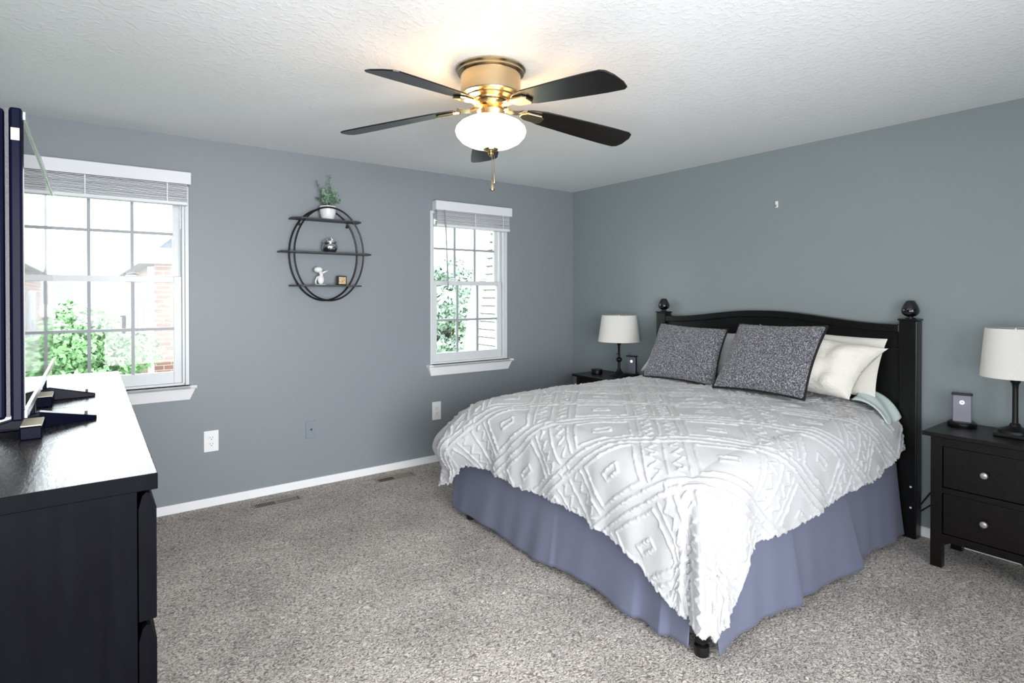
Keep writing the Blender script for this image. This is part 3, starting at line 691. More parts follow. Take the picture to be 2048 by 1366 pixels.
def comforter():
    X0, X1, Y0, Y1 = 2.00, 3.790, 1.43, 2.99         # flat part of the top
    rho = 0.13                                     # rounding radius over the edge
    step = 0.0052
    na = int(0.62 / step)                            # rows beyond each hanging edge
    nx = int((X1 - X0) / step); ny = int((Y1 - Y0) / step)
    # cloth grid: i along x from foot hem to head; j along y from near hem to far hem
    ia = np.concatenate([-(np.arange(na, 0, -1)) / na, np.zeros(nx + 1)]); ix = np.concatenate([np.zeros(na), np.linspace(0, 1, nx + 1)])
    ja = np.concatenate([-(np.arange(na, 0, -1)) / na, np.zeros(ny + 1), np.arange(1, na + 1) / na]); jy = np.concatenate([np.zeros(na), np.linspace(0, 1, ny + 1), np.ones(na)])
    A, B = np.meshgrid(-ia, ja, indexing='ij')       # A>=0 foot overhang fraction; B<0 near, >0 far
    PX, PY = np.meshgrid(X0 + (X1 - X0) * ix, Y0 + (Y1 - Y0) * jy, indexing='ij')
    Bn = np.clip(-B, 0, None); Bf = np.clip(B, 0, None); Bb = np.abs(B)
    m = np.maximum(A, Bb)
    th = np.where(A >= Bb, 45 * Bb / np.maximum(A, 1e-9), 90 - 45 * A / np.maximum(Bb, 1e-9))
    th = np.where(m > 0, th, 0.0)                    # 0 = straight out at the foot, 90 = straight out at the side
    corner = (A > 0) & (Bb > 0)
    thr = np.radians(th)
    dx = -np.cos(thr); dy = np.sin(thr) * np.sign(B + 1e-12)
    dx = np.where(A > 0, dx, 0.0); dy = np.where(Bb > 0, dy, 0.0)
    dx = np.where((A > 0) & (Bb == 0), -1.0, dx); dy = np.where((A == 0) & (Bb > 0), np.sign(B), dy)
    # drop length along the cloth from the top edge to the hem (tuned to the photograph)
    foot = np.interp(PY, [1.43, 1.52, 1.65, 1.80, 2.0, 2.4, 2.99], [0.555, 0.525, 0.485, 0.455, 0.435, 0.430, 0.455])
    near = np.interp(PX, [2.00, 2.07, 2.12, 2.20, 2.42, 2.70, 3.15, 3.5, 3.79], [0.585, 0.57, 0.50, 0.445, 0.435, 0.43, 0.39, 0.345, 0.30])
    far = np.interp(PX, [2.00, 2.2, 3.735], [0.50, 0.46, 0.40])
    side = np.where(B <= 0, near, far)
    cn = np.where(B <= 0, np.interp(th, [0, 15, 30, 45, 60, 75, 90], [0.545, 0.565, 0.585, 0.605, 0.64, 0.635, 0.595]),
                  np.interp(th, [0, 45, 90], [0.475, 0.62, 0.50]))
    D = np.where(corner, cn, np.where(A > 0, foot, np.where(Bb > 0, side, 0.0)))
    # perimeter coordinate for folds
    per = np.where(corner, 0.0, 0.0)
    pc = np.where(A > 0, np.where(corner, thr * 0.45 * np.where(B <= 0, -1, 1), 0) + (PY), 0)
    pc = np.where((A == 0) & (B < 0), Y0 - 0.45 * PI / 2 - (PX - X0), pc)
    pc = np.where((A == 0) & (B > 0), Y1 + 0.45 * PI / 2 + (PX - X0), pc)
    pc = np.where(corner & (B < 0), Y0 - 0.45 * thr, pc); pc = np.where(corner & (B > 0), Y1 + 0.45 * thr, pc)
    jag = 0.010 * (vnoise(pc * 26, pc * 0 + 3, 5) - .5) + 0.016 * (vnoise(pc * 90, pc * 0, 6) - .5) + 0.03 * (vnoise(pc * 5, pc * 0, 8) - .5)
    s = m * (D + jag)
    # rounding over the edge, then hanging with a slight outward lean
    arc = rho * PI / 2
    s1 = np.minimum(s, arc); s2 = np.clip(s - arc, 0, None)
    out = rho * np.sin(s1 / rho); dn = rho * (1 - np.cos(s1 / rho)) + s2 * 0.995
    lean = np.where((A == 0) & (B < 0), 0.02 + 0.12 * smooth_arr(3.0, 3.6, PX), 0.03)
    lean = np.where(corner & (B > 0), 0.05 + 0.30 * (thr / (PI / 2)), lean); lean = np.where((A == 0) & (B > 0), 0.35, lean)
    out = out + s2 * lean
    # folds
    wgt = smooth_arr(0.04, 0.40, s)
    f1 = vnoise(pc * 6.5, s * 1.2 + 4, 11) - .5; f2 = vnoise(pc * 14, s * 2.0, 12) - .5; f3 = vnoise(pc * 2.6, s * 1.0, 13) - .5
    cw = np.exp(-((pc - (Y0 - 0.353)) / 0.34) ** 2) * (B <= 0) + 0.7 * np.exp(-((pc - (Y1 + 0.353)) / 0.30) ** 2) * (B >= 0)
    fold = wgt * (0.045 * f1 + 0.018 * f2 + 0.045 * f3)
    rad = np.sin((pc - (Y0 - 0.353)) * 34) * 0.5 + 0.5
    rad2 = np.sin((pc - (Y0 - 0.353)) * 19 + 1.0)
    fold = fold + cw * smooth_arr(0.02, 0.45, s) * (0.040 * rad + 0.018 * rad2)
    fold = fold + np.exp(-((pc - 2.99) / 0.16) ** 2) * np.exp(-((s - 0.30) / 0.12) ** 2) * 0.07    # bulge at the far corner
    out = out + 0.13 * np.exp(-((pc - (Y1 + 0.30)) / 0.32) ** 2) * smooth_arr(0.08, 0.34, s) * (1 - 0.7 * smooth_arr(0.36, 0.52, s)) * (B >= 0)
    out = out + np.where(s > 0, fold + 0.012 * wgt, 0)
    # puffy crowned top
    dfoot = PX - X0; dnear = PY - Y0; dfar = Y1 - PY
    def edge(d, k): return np.exp(-np.clip(d, 0, None) / k)
    top = 0.800 - 0.060 * edge(dfoot, 0.22) * (1 - 0.5 * smooth_arr(2.3, 3.0, PY)) - 0.060 * edge(dnear, 0.22) - 0.035 * edge(dfar, 0.10) - 0.02 * edge(dfoot + dnear, .15)
    top = top + 0.012 * (vnoise(PX * 4.5, PY * 4.5, 21) - .5) + 0.006 * (vnoise(PX * 12, PY * 12, 22) - .5)
    X = PX + dx * out; Y = PY + dy * out; Z = top - dn
    # cloth coordinates of the woven pattern
    CU = PX + dx * s; CV = PY + dy * s
    P = np.stack([X, Y, Z], -1)
    gu = np.gradient(P, axis=0); gv = np.gradient(P, axis=1)
    N = np.cross(gu, gv); N /= np.maximum(np.linalg.norm(N, axis=-1, keepdims=True), 1e-9)
    # ---- tufted pattern: lattice of nested squares and zigzag bands, set on the diagonal of the bed
    c45 = math.sqrt(.5); U = (CU + CV) * c45; V = (CU - CV) * c45
    U = U + 0.004 * (vnoise(CU * 18, CV * 18, 31) - .5); V = V + 0.004 * (vnoise(CU * 18, CV * 18, 32) - .5)
    cu, bu = 0.31, 0.085; cv, bv = 0.54, 0.245
    def line(d, wd): return np.clip(1 - (d / wd) ** 2, 0, 1) ** 0.5
    fu = np.mod(U + 0.05, cu); fv = np.mod(V + 0.12, cv)
    au, av = (cu - bu) / 2, (cv - bv) / 2
    inu = fu < 2 * au; inv = fv < 2 * av
    du = np.abs(fu - au); dv = np.abs(fv - av)
    sd = np.maximum(du - au, dv - av)
    h = np.where(inu & inv, np.maximum(line(np.abs(sd + 0.012), 0.008), line(np.abs(np.maximum(du - 0.018, dv - 0.042)), 0.008)), 0)
    au2 = fu - (cu - bu / 2); av2 = fv - (cv - bv / 2)
    def tri(t, p, a): return (np.abs(np.mod(t, p) - p / 2) * 4 / p - 1) * a
    zz = np.maximum(line(np.abs(av2 - 0.055 - tri(U, 0.062, 0.022)) * 0.6, 0.006), line(np.abs(av2 + 0.055 - tri(U + 0.02, 0.062, 0.022)) * 0.6, 0.006))
    hv = np.maximum.reduce([zz, line(np.abs(np.abs(av2) - 0.095), 0.006), line(np.abs(av2), 0.007)])
    hu = np.maximum(line(np.abs(np.abs(au2) - 0.020), 0.007), 0)
    h = np.where(inu & ~inv, hv, h); h = np.where(~inu, hu, h)
    h = np.where(~inu & ~inv, np.maximum(hu, line(np.abs(np.maximum(np.abs(au2) - 0.012, np.abs(av2) - 0.03)), 0.007)), h)
    fz = 0.55 + 0.9 * vnoise(CU * 110, CV * 110, 41) * vnoise(CU * 60, CV * 60, 42) * 2
    hem = smooth_arr(0.965, 0.985, m) * 0.6
    h = np.maximum(h, hem)
    P = P + N * (np.sign(N[..., 2:3].mean()) * (h * fz * 0.0062))[..., None]
    n0, n1 = P.shape[:2]
    idx = np.arange(n0 * n1).reshape(n0, n1)
    F = np.stack([idx[:-1, :-1], idx[1:, :-1], idx[1:, 1:], idx[:-1, 1:]], -1).reshape(-1, 4)
    o = Vector((2.9, 2.18, 0.64))
    me = bpy.data.meshes.new('comforter')
    V3 = (P.reshape(-1, 3) - np.array(o)).astype(np.float32)
    me.vertices.add(len(V3)); me.vertices.foreach_set('co', V3.ravel())
    me.loops.add(F.size); me.loops.foreach_set('vertex_index', F.ravel().astype(np.int32))
    me.polygons.add(len(F)); me.polygons.foreach_set('loop_start', np.arange(0, F.size, 4, dtype=np.int32))
    me.polygons.foreach_set('use_smooth', np.ones(len(F), dtype=bool))
    me.update(calc_edges=True); me.validate()
    me.materials.append(M_comf)
    ob = bpy.data.objects.new('comforter', me); COL.objects.link(ob); ob.location = o
    sd = ob.modifiers.new('thickness', 'SOLIDIFY'); sd.thickness = 0.012; sd.offset = -1
    tag(ob, 'fluffy white comforter with tufted diamond pattern draped over the bed', 'comforter')
comforter()

# turned-down sheet showing at the head of the near side
def sheet():
    def F(u, v):
        x = 3.60 + 0.20 * u
        a = v * 1.15
        y = 1.50 - 0.20 * math.sin(a) - 0.01 * math.sin(9 * u)
        z = 0.795 - 0.18 * (1 - math.cos(a)) + 0.05 * u * (1 - v) + 0.01 * math.sin(12 * u + 3 * v)
        return (x, y, z)
    mb = MB().grid(F, 20, 20).off((-3.6, -1.4, -0.7))
    solo('sheet', mb, M_sheet, 'pale mint sheet corner hanging by the near headboard post under the comforter', 'sheet', loc=(3.6, 1.4, 0.7), smooth='all', solid=0.006)
sheet()

# ------------------------------------------------------------------ pillows
def pillow_mesh(TL, TR, BR, BL, T_, n=36, pinch=0.07, seed=0, wr=0.0, sag=0.0):
    TL, TR, BR, BL = map(Vector, (TL, TR, BR, BL)); nrm = (TR - TL).cross(BL - TL).normalized()
    r_ = random.Random(seed); ph = [r_.uniform(0, 6) for _ in range(4)]
    front = MB(); rim = []
    def P(u, v, side):
        a, b = 2 * u - 1, 2 * v - 1
        e = max(0.0, (1 - a ** 4) * (1 - b ** 4)) ** 0.55
        pu = 0.5 + 0.5 * a * (1 - pinch * (1 - b * b) * abs(a)); pv = 0.5 + 0.5 * b * (1 - pinch * (1 - a * a) * abs(b))
        p = TL.lerp(TR, pu).lerp(BL.lerp(BR, pu), pv)
        w_ = wr * (math.sin(9 * a + 5 * b + ph[0]) + math.sin(6 * b - 4 * a + ph[1]) + math.sin(14 * a + ph[2])) * e
        bul = e * (1 + sag * b)
        return p + nrm * (side * T_ / 2 * bul + w_)
    vs = []; fs = []
    for side in (1, -1):
        o = len(vs)
        for i in range(n + 1):
            for j in range(n + 1): vs.append(P(i / n, j / n, side))
        for i in range(n):
            for j in range(n):
                q = (o + i * (n + 1) + j, o + (i + 1) * (n + 1) + j, o + (i + 1) * (n + 1) + j + 1, o + i * (n + 1) + j + 1)
                fs.append(q if side < 0 else q[::-1])
    mb = MB().add(vs, fs)
    edge = [P(i / n, 0, 0) for i in range(n)] + [P(1, j / n, 0) for j in range(n)] + [P(1 - i / n, 1, 0) for i in range(n)] + [P(0, 1 - j / n, 0) for j in range(n)]
    return mb, edge, nrm
def throw_pillow(c, T_, label, seed, mfront, name='throw_pillow', pip=None, wr=0.0, cat='pillow', pinch=0.07, group=None, fur=0):
    mb, edge, nrm = pillow_mesh(*c, T_, seed=seed, wr=wr, pinch=pinch, n=90 if fur else 36)
    ctr = sum((Vector(p) for p in c), Vector()) / 4
    ctr.z = min(p[2] for p in c)
    t = thing(name, label, cat, tuple(ctr), group=group)
    if fur:
        r_ = random.Random(seed); mb.v = [tuple(Vector(p) + Vector((r_.uniform(-1, 1), r_.uniform(-1, 1), r_.uniform(-1, 1))) * fur) for p in mb.v]
    o = part('cover', mb.off(-ctr), mfront, t, smooth='all')
    if pip: part('piping', MB().tube([p - ctr for p in edge], pip[1], 8, closed=True), pip[0], t, smooth='all')
    return t
throw_pillow(((3.57, 2.87, 1.19), (3.57, 2.29, 1.17), (3.34, 2.235, 0.80), (3.34, 2.850, 0.80)), 0.15,
             'charcoal fuzzy throw pillow leaning on the side of the bed nearer the window', 1, M_chen, pip=(M_pip, 0.006), fur=0.0022)
throw_pillow(((3.52, 2.17, 1.215), (3.52, 1.60, 1.225), (3.26, 1.608, 0.815), (3.26, 2.20, 0.812)), 0.15,
             'charcoal fuzzy throw pillow with black edge, in front of the cream sham', 2, M_chen, pip=(M_pip, 0.008), fur=0.0022)
throw_pillow(((3.68, 2.12, 1.21), (3.66, 1.33, 1.105), (3.50, 1.47, 0.81), (3.50, 2.10, 0.81)), 0.22,
             'cream ruffled bed pillow behind the charcoal pillow, corner pointing to the near nightstand', 3, M_sham, name='bed_pillow', wr=0.008, pinch=0.12, fur=0.0016)
throw_pillow(((3.70, 3.00, 1.12), (3.70, 2.24, 1.14), (3.55, 2.20, 0.80), (3.55, 3.055, 0.80)), 0.20,
             'white ruffled bed pillow behind the charcoal pillow on the window side', 4, M_comf, name='bed_pillow', wr=0.008, pinch=0.12, fur=0.0016)
throw_pillow(((3.80, 2.05, 1.18), (3.80, 1.385, 1.150), (3.72, 1.42, 0.80), (3.72, 2.05, 0.80)), 0.09,
             'beige pillow against the headboard, only its corner showing above the cream pillow', 6, M_sham, name='bed_pillow', pinch=0.05)

# ------------------------------------------------------------------ nightstands
def nightstand():
    t = thing('nightstand', 'dark two-drawer nightstand between the bed and the right edge of the photo', 'nightstand', (3.71, 0.86, 0))
    # local: front at -x; depth 0.38, width (y) 0.50
    xf, xb, hw, ht = -0.18, 0.19, 0.225, 0.68
    part('tabletop', MB().box((xf - 0.03, -0.255, ht), (xb, 0.255, ht + 0.022)), M_dark, t, bevel=0.003)
    for sx, sy in ((0, 1), (0, -1), (1, 1), (1, -1)):
        xa = xf if sx == 0 else xb - 0.055; ya = hw - 0.05 if sy == 1 else -hw
        part('leg', MB().box((xa, ya, 0), (xa + 0.045, ya + 0.05, ht)), M_dark, t, bevel=0.002)
    for sy in (1, -1):
        y = sy * (hw - 0.012)
        part('side_panel', MB().box((xf + 0.045, y - 0.009, 0.12), (xb - 0.055, y + 0.009, ht)), M_dark, t)
    part('back_panel', MB().box((xb - 0.02, -hw + 0.05, 0.12), (xb - 0.008, hw - 0.05, ht)), M_dark, t)
    part('front_rail', MB().box((xf + 0.004, -hw + 0.05, 0.632), (xf + 0.03, hw - 0.05, ht)), M_dark, t)
    part('front_rail', MB().box((xf + 0.004, -hw + 0.05, 0.390), (xf + 0.03, hw - 0.05, 0.418)), M_dark, t)
    part('front_rail', MB().prism([(-hw + 0.05, 0.178), (hw - 0.05, 0.178), (hw - 0.05, 0.118), (hw - 0.09, 0.140), (-hw + 0.09, 0.140), (-hw + 0.05, 0.118)], 'x', xf + 0.004, xf + 0.03), M_dark, t)
    for z0, z1 in ((0.421, 0.629), (0.181, 0.387)):
        d = part('drawer', MB().box((xf + 0.008, -hw + 0.053, z0), (xf + 0.18, hw - 0.053, z1)), M_dark, t, bevel=0.002)
        zc = (z0 + z1) / 2
        part('knob', MB().lathe([(0.006, 0), (0.006, 0.010), (0.013, 0.014), (0.017, 0.020), (0.014, 0.027), (0.003, 0.030)], M=Matrix.Rotation(R(-90), 4, 'Y'), c=(xf + 0.008, 0.0, zc), n=20), M_pewter, d, smooth=True)
    return t
ns = nightstand()
dup(ns, (3.695, 3.54, 0), label='dark nightstand in the corner beyond the bed, mostly hidden by the comforter')

# ------------------------------------------------------------------ table lamps
def lamp_common(t, shade_r0, shade_r1, z0, z1):
    s = MB().lathe([(shade_r0, z0), (shade_r1, z1), (shade_r1 - 0.002, z1), (shade_r0 - 0.002, z0)], n=64, close=False)
    s.add([], [])
    sh_ = part('lamp_shade', s, M_shade, t, smooth=True)
    rg = MB().tube([(shade_r1 * 0.985 * math.cos(a), shade_r1 * 0.985 * math.sin(a), z1 - 0.004) for a in [2 * PI * k / 48 for k in range(48)]], 0.0018, 6, closed=True)
    for k in range(3):
        a = R(20 + 120 * k); rg.tube([(0, 0, z1 - 0.016), (shade_r1 * .98 * math.cos(a), shade_r1 * .98 * math.sin(a), z1 - 0.004)], 0.0015, 6)
    part('shade_ring', rg, M_chrome, sh_)
    part('harp', MB().tube([(0, 0.035 * math.sin(a) * 1.0, z0 + 0.02 + (z1 - z0 - 0.05) * (0.5 - 0.5 * math.cos(a))) for a in [PI * k / 12 for k in range(13)]] + [(0, -0.035 * math.sin(a), z0 + 0.02 + (z1 - z0 - 0.05) * (0.5 - 0.5 * math.cos(a))) for a in [PI - PI * k / 12 for k in range(1, 12)]], 0.0015, 6, closed=True), M_chrome, sh_)
    part('bulb', MB().lathe([(0.013, z0 - 0.005), (0.014, z0 + 0.03), (0.028, z0 + 0.065), (0.030, z0 + 0.085), (0.020, z0 + 0.108), (0.003, z0 + 0.114)], n=20), M_pot, t, smooth='all')
    part('top_knob', MB().lathe([(0.003, z1 - 0.02), (0.007, z1 - 0.006), (0.004, z1 + 0.004)], n=12), M_chrome, sh_, smooth=True)
lr = thing('table_lamp', 'table lamp with square-based black iron stem and white shade on the near nightstand', 'table lamp', (3.735, 0.790, 0.702))
part('base', MB().box((-0.072, -0.072, 0), (0.072, 0.072, 0.018)), M_iron, lr, bevel=0.004)
part('base_cap', MB().lathe([(0.070, 0.018), (0.066, 0.030), (0.045, 0.040), (0.025, 0.050), (0.020, 0.062), (0.016, 0.066)], n=32), M_iron, lr, smooth=True)
part('stem', MB().lathe([(0.013, 0.066), (0.012, 0.10), (0.012, 0.24), (0.014, 0.262), (0.022, 0.275), (0.020, 0.282), (0.012, 0.286), (0.012, 0.31)], n=24), M_iron, lr, smooth=True)
lamp_common(lr, 0.142, 0.122, 0.296, 0.542)
ll = thing('table_lamp', 'small table lamp with turned black stem and white shade on the corner nightstand', 'table lamp', (3.722, 3.446, 0.702))
part('base', MB().lathe([(0.078, 0), (0.078, 0.006), (0.070, 0.012), (0.045, 0.022), (0.024, 0.040), (0.016, 0.062)], n=40), M_iron, ll, smooth=True)
part('stem', MB().lathe([(0.013, 0.058), (0.012, 0.10), (0.011, 0.118), (0.021, 0.126), (0.027, 0.138), (0.027, 0.146), (0.021, 0.156), (0.011, 0.164), (0.010, 0.26), (0.018, 0.276), (0.018, 0.284), (0.011, 0.288), (0.011, 0.31)], n=24), M_iron, ll, smooth=True)
lamp_common(ll, 0.182, 0.150, 0.300, 0.530)
part('switch', MB().tube([(0, 0.016, 0.19), (0, 0.028, 0.19)], 0.004, 8), M_iron, ll)

# charging stands
def charger(loc, rz, label):
    t = thing('charging_stand', label, 'charging stand', loc, rz)
    part('base', MB().lathe([(0.062, 0), (0.064, 0.004), (0.064, 0.018), (0.058, 0.024)], n=40), M_black, t, smooth=True)
    part('plate', MB().box((-0.010, -0.040, 0.022), (-0.003, 0.040, 0.172)), M_lav, t, bevel=0.003)
    part('spine', MB().box((-0.003, -0.041, 0.022), (0.012, 0.041, 0.168)), M_black, t, bevel=0.004)
    part('top_cap', MB().box((-0.030, -0.046, 0.168), (0.022, 0.046, 0.178)), M_black, t, bevel=0.004)
    part('indicator', MB().tube([(-0.0115, 0.008 * math.cos(a), 0.128 + 0.008 * math.sin(a)) for a in [2 * PI * k / 24 for k in range(24)]], 0.0026, 6, closed=True), M_led, t, smooth='all')
charger((3.80, 1.025, 0.702), R(14), 'black charging stand with pale plate and white ring on the near nightstand')
charger((3.80, 3.365, 0.702), R(8), 'black charging stand with pale plate and white ring on the corner nightstand')
puck = thing('speaker', 'short round black speaker puck on the corner nightstand', 'speaker', (3.66, 3.655, 0.702))
part('body', MB().lathe([(0.046, 0), (0.050, 0.004), (0.050, 0.034), (0.046, 0.038)], n=40), M_black, puck, smooth=True)
part('top_rim', MB().tube([(0.046 * math.cos(a), 0.046 * math.sin(a), 0.038) for a in [2 * PI * k / 40 for k in range(40)]], 0.0025, 6, closed=True), M_iron, puck, smooth='all')

solo('power_cord', MB().tube([(XR - 0.02, 1.33, 0.12), (XR - 0.012, 1.255, 0.17), (XR - 0.014, 1.20, 0.265), (XR - 0.012, 1.10, 0.36), (XR - 0.012, 0.95, 0.42)], 0.004, 8).off((-3.9, -1.2, -0.2)), M_cord,
     'thin black cord sloping steeply up the wall between headboard and near nightstand', 'cord', loc=(3.9, 1.2, 0.2), smooth=True)
solo('power_cord', MB().tube([(XR - 0.02, 1.34, 0.10), (XR - 0.012, 1.26, 0.132), (XR - 0.012, 1.198, 0.195), (XR - 0.014, 1.08, 0.225), (XR - 0.012, 0.95, 0.21)], 0.004, 8).off((-3.9, -1.2, -0.15)), M_cord,
     'thin black cord below the steeper one between headboard and near nightstand', 'cord', loc=(3.9, 1.2, 0.15), smooth=True)

# ------------------------------------------------------------------ chests of drawers (far one hidden behind the television)
CT = 1.087
def chest():
    t = thing('chest_of_drawers', 'near black chest of drawers with grained top, under the television', 'chest of drawers', (-0.17, 1.234, 0))
    # local: front at +x 0.27, y from 0 to 0.864
    L = 0.864; xf, xb = 0.270, -0.25
    M_side = mat('black_veneer', '07070B', 0.5, spec=0.03, noise=(5, 0.25, 6, (8, 8, 1)))
    tp = part('top', MB().box((xb, 0, CT - 0.030), (xf, L, CT)), M_side, t, bevel=0.0015)
    tp.data.materials.append(M_chesttop); tp.data.polygons[1].material_index = 1     # grained veneer on the upper face
    for y in (0.003, L - 0.033):
        part('side_panel', MB().box((xb + 0.01, y, 0), (xf - 0.032, y + 0.030, CT - 0.030)), M_side, t, bevel=0.001)
    part('back_panel', MB().box((xb + 0.012, 0.033, 0.02), (xb + 0.02, L - 0.033, CT - 0.03)), M_side, t)
    part('plinth', MB().box((xf - 0.075, 0.033, 0), (xf - 0.06, L - 0.033, 0.06)), M_side, t)
    zt = CT - 0.034; dh = 0.236
    for k in range(4):
        z1 = zt - k * (dh + 0.008); z0 = z1 - dh + 0.0
        # front board with the slanted finger lip along its top edge
        prof = [(xf - 0.030, z0), (xf - 0.004, z0), (xf - 0.002, z0 + 0.003), (xf - 0.002, z1 - 0.030), (xf - 0.012, z1 - 0.003), (xf - 0.018, z1), (xf - 0.024, z1 - 0.006), (xf - 0.030, z1 - 0.030)]
        d = part('drawer', MB().prism([(p[0], p[1]) for p in prof], 'y', 0.004, L - 0.004), M_side, t)
        part('drawer_box', MB().box((xb + 0.05, 0.045, z0 + 0.02), (xf - 0.031, L - 0.045, z1 - 0.05)), M_side, d)
    return t
ch = chest()
dup(ch, (-0.17, 1.234 + 0.866, 0), label='far black chest of drawers, beyond the near one and closer to the wide window')

# ------------------------------------------------------------------ television
tv = thing('television', 'large flat television seen edge-on, standing on the black chests', 'television', (-0.14, 2.05, CT))
to = (0.14, -2.05, -CT)
def TP(name, mb, m, par=tv, **kw): return part(name, mb.off(to), m, par, **kw)
ya, yb, za, zb, xs = 1.485, 2.615, 1.165, 1.785, -0.105
fr = MB().box((xs - 0.020, ya, za), (xs - 0.001, yb, zb)); TP('frame', fr, M_tv, bevel=0.004)
TP('gasket', MB().box((xs - 0.027, ya + 0.003, za + 0.01), (xs - 0.021, yb - 0.003, zb - 0.004)), M_tvedge)
TP('rear_case', MB().box((xs - 0.075, ya + 0.001, za + 0.005), (xs - 0.028, yb - 0.001, zb - 0.004)), M_tv, bevel=0.006)
TP('rear_housing', MB().box((xs - 0.125, ya + 0.12, za + 0.03), (xs - 0.076, yb - 0.12, zb - 0.15)), M_tv, bevel=0.02)
TP('screen', MB().box((xs - 0.001, ya + 0.016, za + 0.020), (xs + 0.0006, yb - 0.012, zb - 0.020)), M_tvscreen)
for z0_, z1_ in ((zb - 0.020, zb - 0.004), (za + 0.003, za + 0.020)):
    TP('bezel', MB().box((xs - 0.001, ya + 0.012, z0_), (xs + 0.004, yb - 0.002, z1_)), M_bezelglare, bevel=0.001, label='bezel strip with painted sky glare')
TP('sticker', MB().box((-0.1225, ya - 0.0012, 1.720), (-0.1095, ya - 0.0001, 1.744)), M_beige, label='beige sticker')
for yc, dy_ in ((1.83, 0.035), (2.285, 0.0)):
    f = MB()
    # wedge-shaped foot running out over the chest top, thin at its toe
    x0_, x1_ = -0.20, 0.014
    f.add([(x0_, yc - 0.018, CT), (x0_, yc + 0.018, CT), (-0.10, yc + 0.02, CT), (-0.10, yc - 0.02, CT), (x1_, yc + dy_ - 0.009, CT), (x1_, yc + dy_ + 0.009, CT),
           (x0_, yc - 0.018, CT + 0.012), (x0_, yc + 0.018, CT + 0.012), (-0.10, yc + 0.016, CT + 0.040), (-0.10, yc - 0.016, CT + 0.040), (x1_, yc + dy_ - 0.007, CT + 0.010), (x1_, yc + dy_ + 0.007, CT + 0.010)],
          [(3, 2, 1, 0), (4, 5, 2, 3), (6, 7, 8, 9), (9, 8, 11, 10), (0, 1, 7, 6), (1, 2, 8, 7), (2, 5, 11, 8), (5, 4, 10, 11), (4, 3, 9, 10), (3, 0, 6, 9)])
    f.box((-0.118, yc - 0.013, CT + 0.03), (-0.108, yc + 0.013, za + 0.012))
    ft = TP('stand_foot', f, M_tv, bevel=0.002)
    TP('side_prong', MB().box((-0.128, yc - 0.15, CT), (-0.088, yc - 0.02, CT + 0.030)), M_tv, ft, bevel=0.003); TP('pad', MB().box((-0.126, yc - 0.148, CT + 0.0302), (-0.090, yc - 0.05, CT + 0.033)), M_beige, ft, label='beige pad')
    TP('foot_clip', MB().box((-0.012, yc + dy_ * .85 - 0.004, CT + 0.012), (-0.005, yc + dy_ * .85 + 0.004, CT + 0.024)), M_tvedge, ft)
# ------------------------------------------------------------------ outdoors
GZ = -3.1
solo('lawn', MB().grid(lambda u, v: (-60 + 120 * u, YB + 1.2 + 70 * v, GZ - 0.001 - 0.02 * math.sin(u * 9) ** 2), 30, 30), M_grass, 'pale green lawn below the windows, between the brick townhouses', 'lawn', kind='stuff', smooth='all')

def leaf_mb(blobs, n, size, seed, flat=False):
    r_ = np.random.default_rng(seed); mb = MB(); vs = []; fs = []
    vols = np.array([b[3] * b[4] * b[5] for b in blobs]) ** (2 / 3); vols /= vols.sum()
    which = r_.choice(len(blobs), n, p=vols)
    d = r_.normal(size=(n, 3)); d /= np.linalg.norm(d, axis=1)[:, None]; rr = r_.uniform(0.55, 1.0, n) ** 0.5
    a = r_.normal(size=(n, 3)); a /= np.linalg.norm(a, axis=1)[:, None]; b = np.cross(a, d); b /= np.linalg.norm(b, axis=1)[:, None]
    sz = size * r_.uniform(0.6, 1.3, n)
    for k in range(n):
        B_ = blobs[which[k]]; c = np.array(B_[:3]) + d[k] * rr[k] * np.array(B_[3:6])
        p = a[k] * sz[k]; q = b[k] * sz[k] * 0.55
        o = len(vs); vs += [tuple(c - p), tuple(c + q), tuple(c + p), tuple(c - q)]; fs.append((o, o + 1, o + 2, o + 3))
    return mb.add(vs, fs)
def tree(name, x, y, h, w_, m, label, cat, seed, n, size, shape='round'):
    r_ = random.Random(seed); t = thing(name, label, cat, (x, y, GZ))
    bl = []
    if shape == 'round':
        for k in range(26):
            a = r_.uniform(0, 2 * PI); q = r_.uniform(0.1, 0.75) * w_ / 2; z = h * r_.uniform(0.42, 0.88); f_ = 1 - 0.5 * abs(z / h - 0.62)
            rad = w_ * r_.uniform(0.16, 0.26) * f_; bl.append((q * math.cos(a), q * math.sin(a), z, rad, rad, rad * 0.7))
    elif shape == 'cone':
        for k in range(9):
            u = k / 8; rad = w_ / 2 * (1 - u * 0.85); bl.append((0, 0, h * (0.12 + 0.82 * u), rad, rad, h * 0.09))
    else:
        for k in range(8):
            a = r_.uniform(0, 2 * PI); q = w_ * 0.28; bl.append((q * math.cos(a), q * math.sin(a), h * r_.uniform(0.35, 0.65), w_ * 0.26, w_ * 0.26, h * 0.34))
    br = MB()
    br.tube([(0, 0, 0), (0.03, 0, h * 0.4), (0, 0.04, h * 0.8)], [0.018 * h, 0.012 * h, 0.004 * h], 8)
    for b in bl[:10]: br.tube([(0, 0, max(0.1 * h, b[2] - 0.25 * h)), (b[0], b[1], b[2])], [0.008 * h, 0.002 * h], 5)
    part('trunk', br, M_bark, t); part('crown', leaf_mb(bl, n, size, seed), m, t)
def P2(px, y, z=None):
    """world x on a vertical plane at depth y behind pixel column px (used once, to choose where things stand)"""
    return y * math.tan(R(36.56) + math.atan((px - 1024) / 1139.6))
tree('broadleaf_tree', P2(140, 10.3), 10.3, 4.62, 2.5, M_leafA, 'pale green broadleaf tree in the middle of the wide window', 'tree', 21, 20000, 0.045)
tree('broadleaf_tree', P2(60, 12), 12, 4.2, 1.8, M_leafA, 'green tree at the left edge of the wide window, past the television', 'tree', 29, 6000, 0.05)
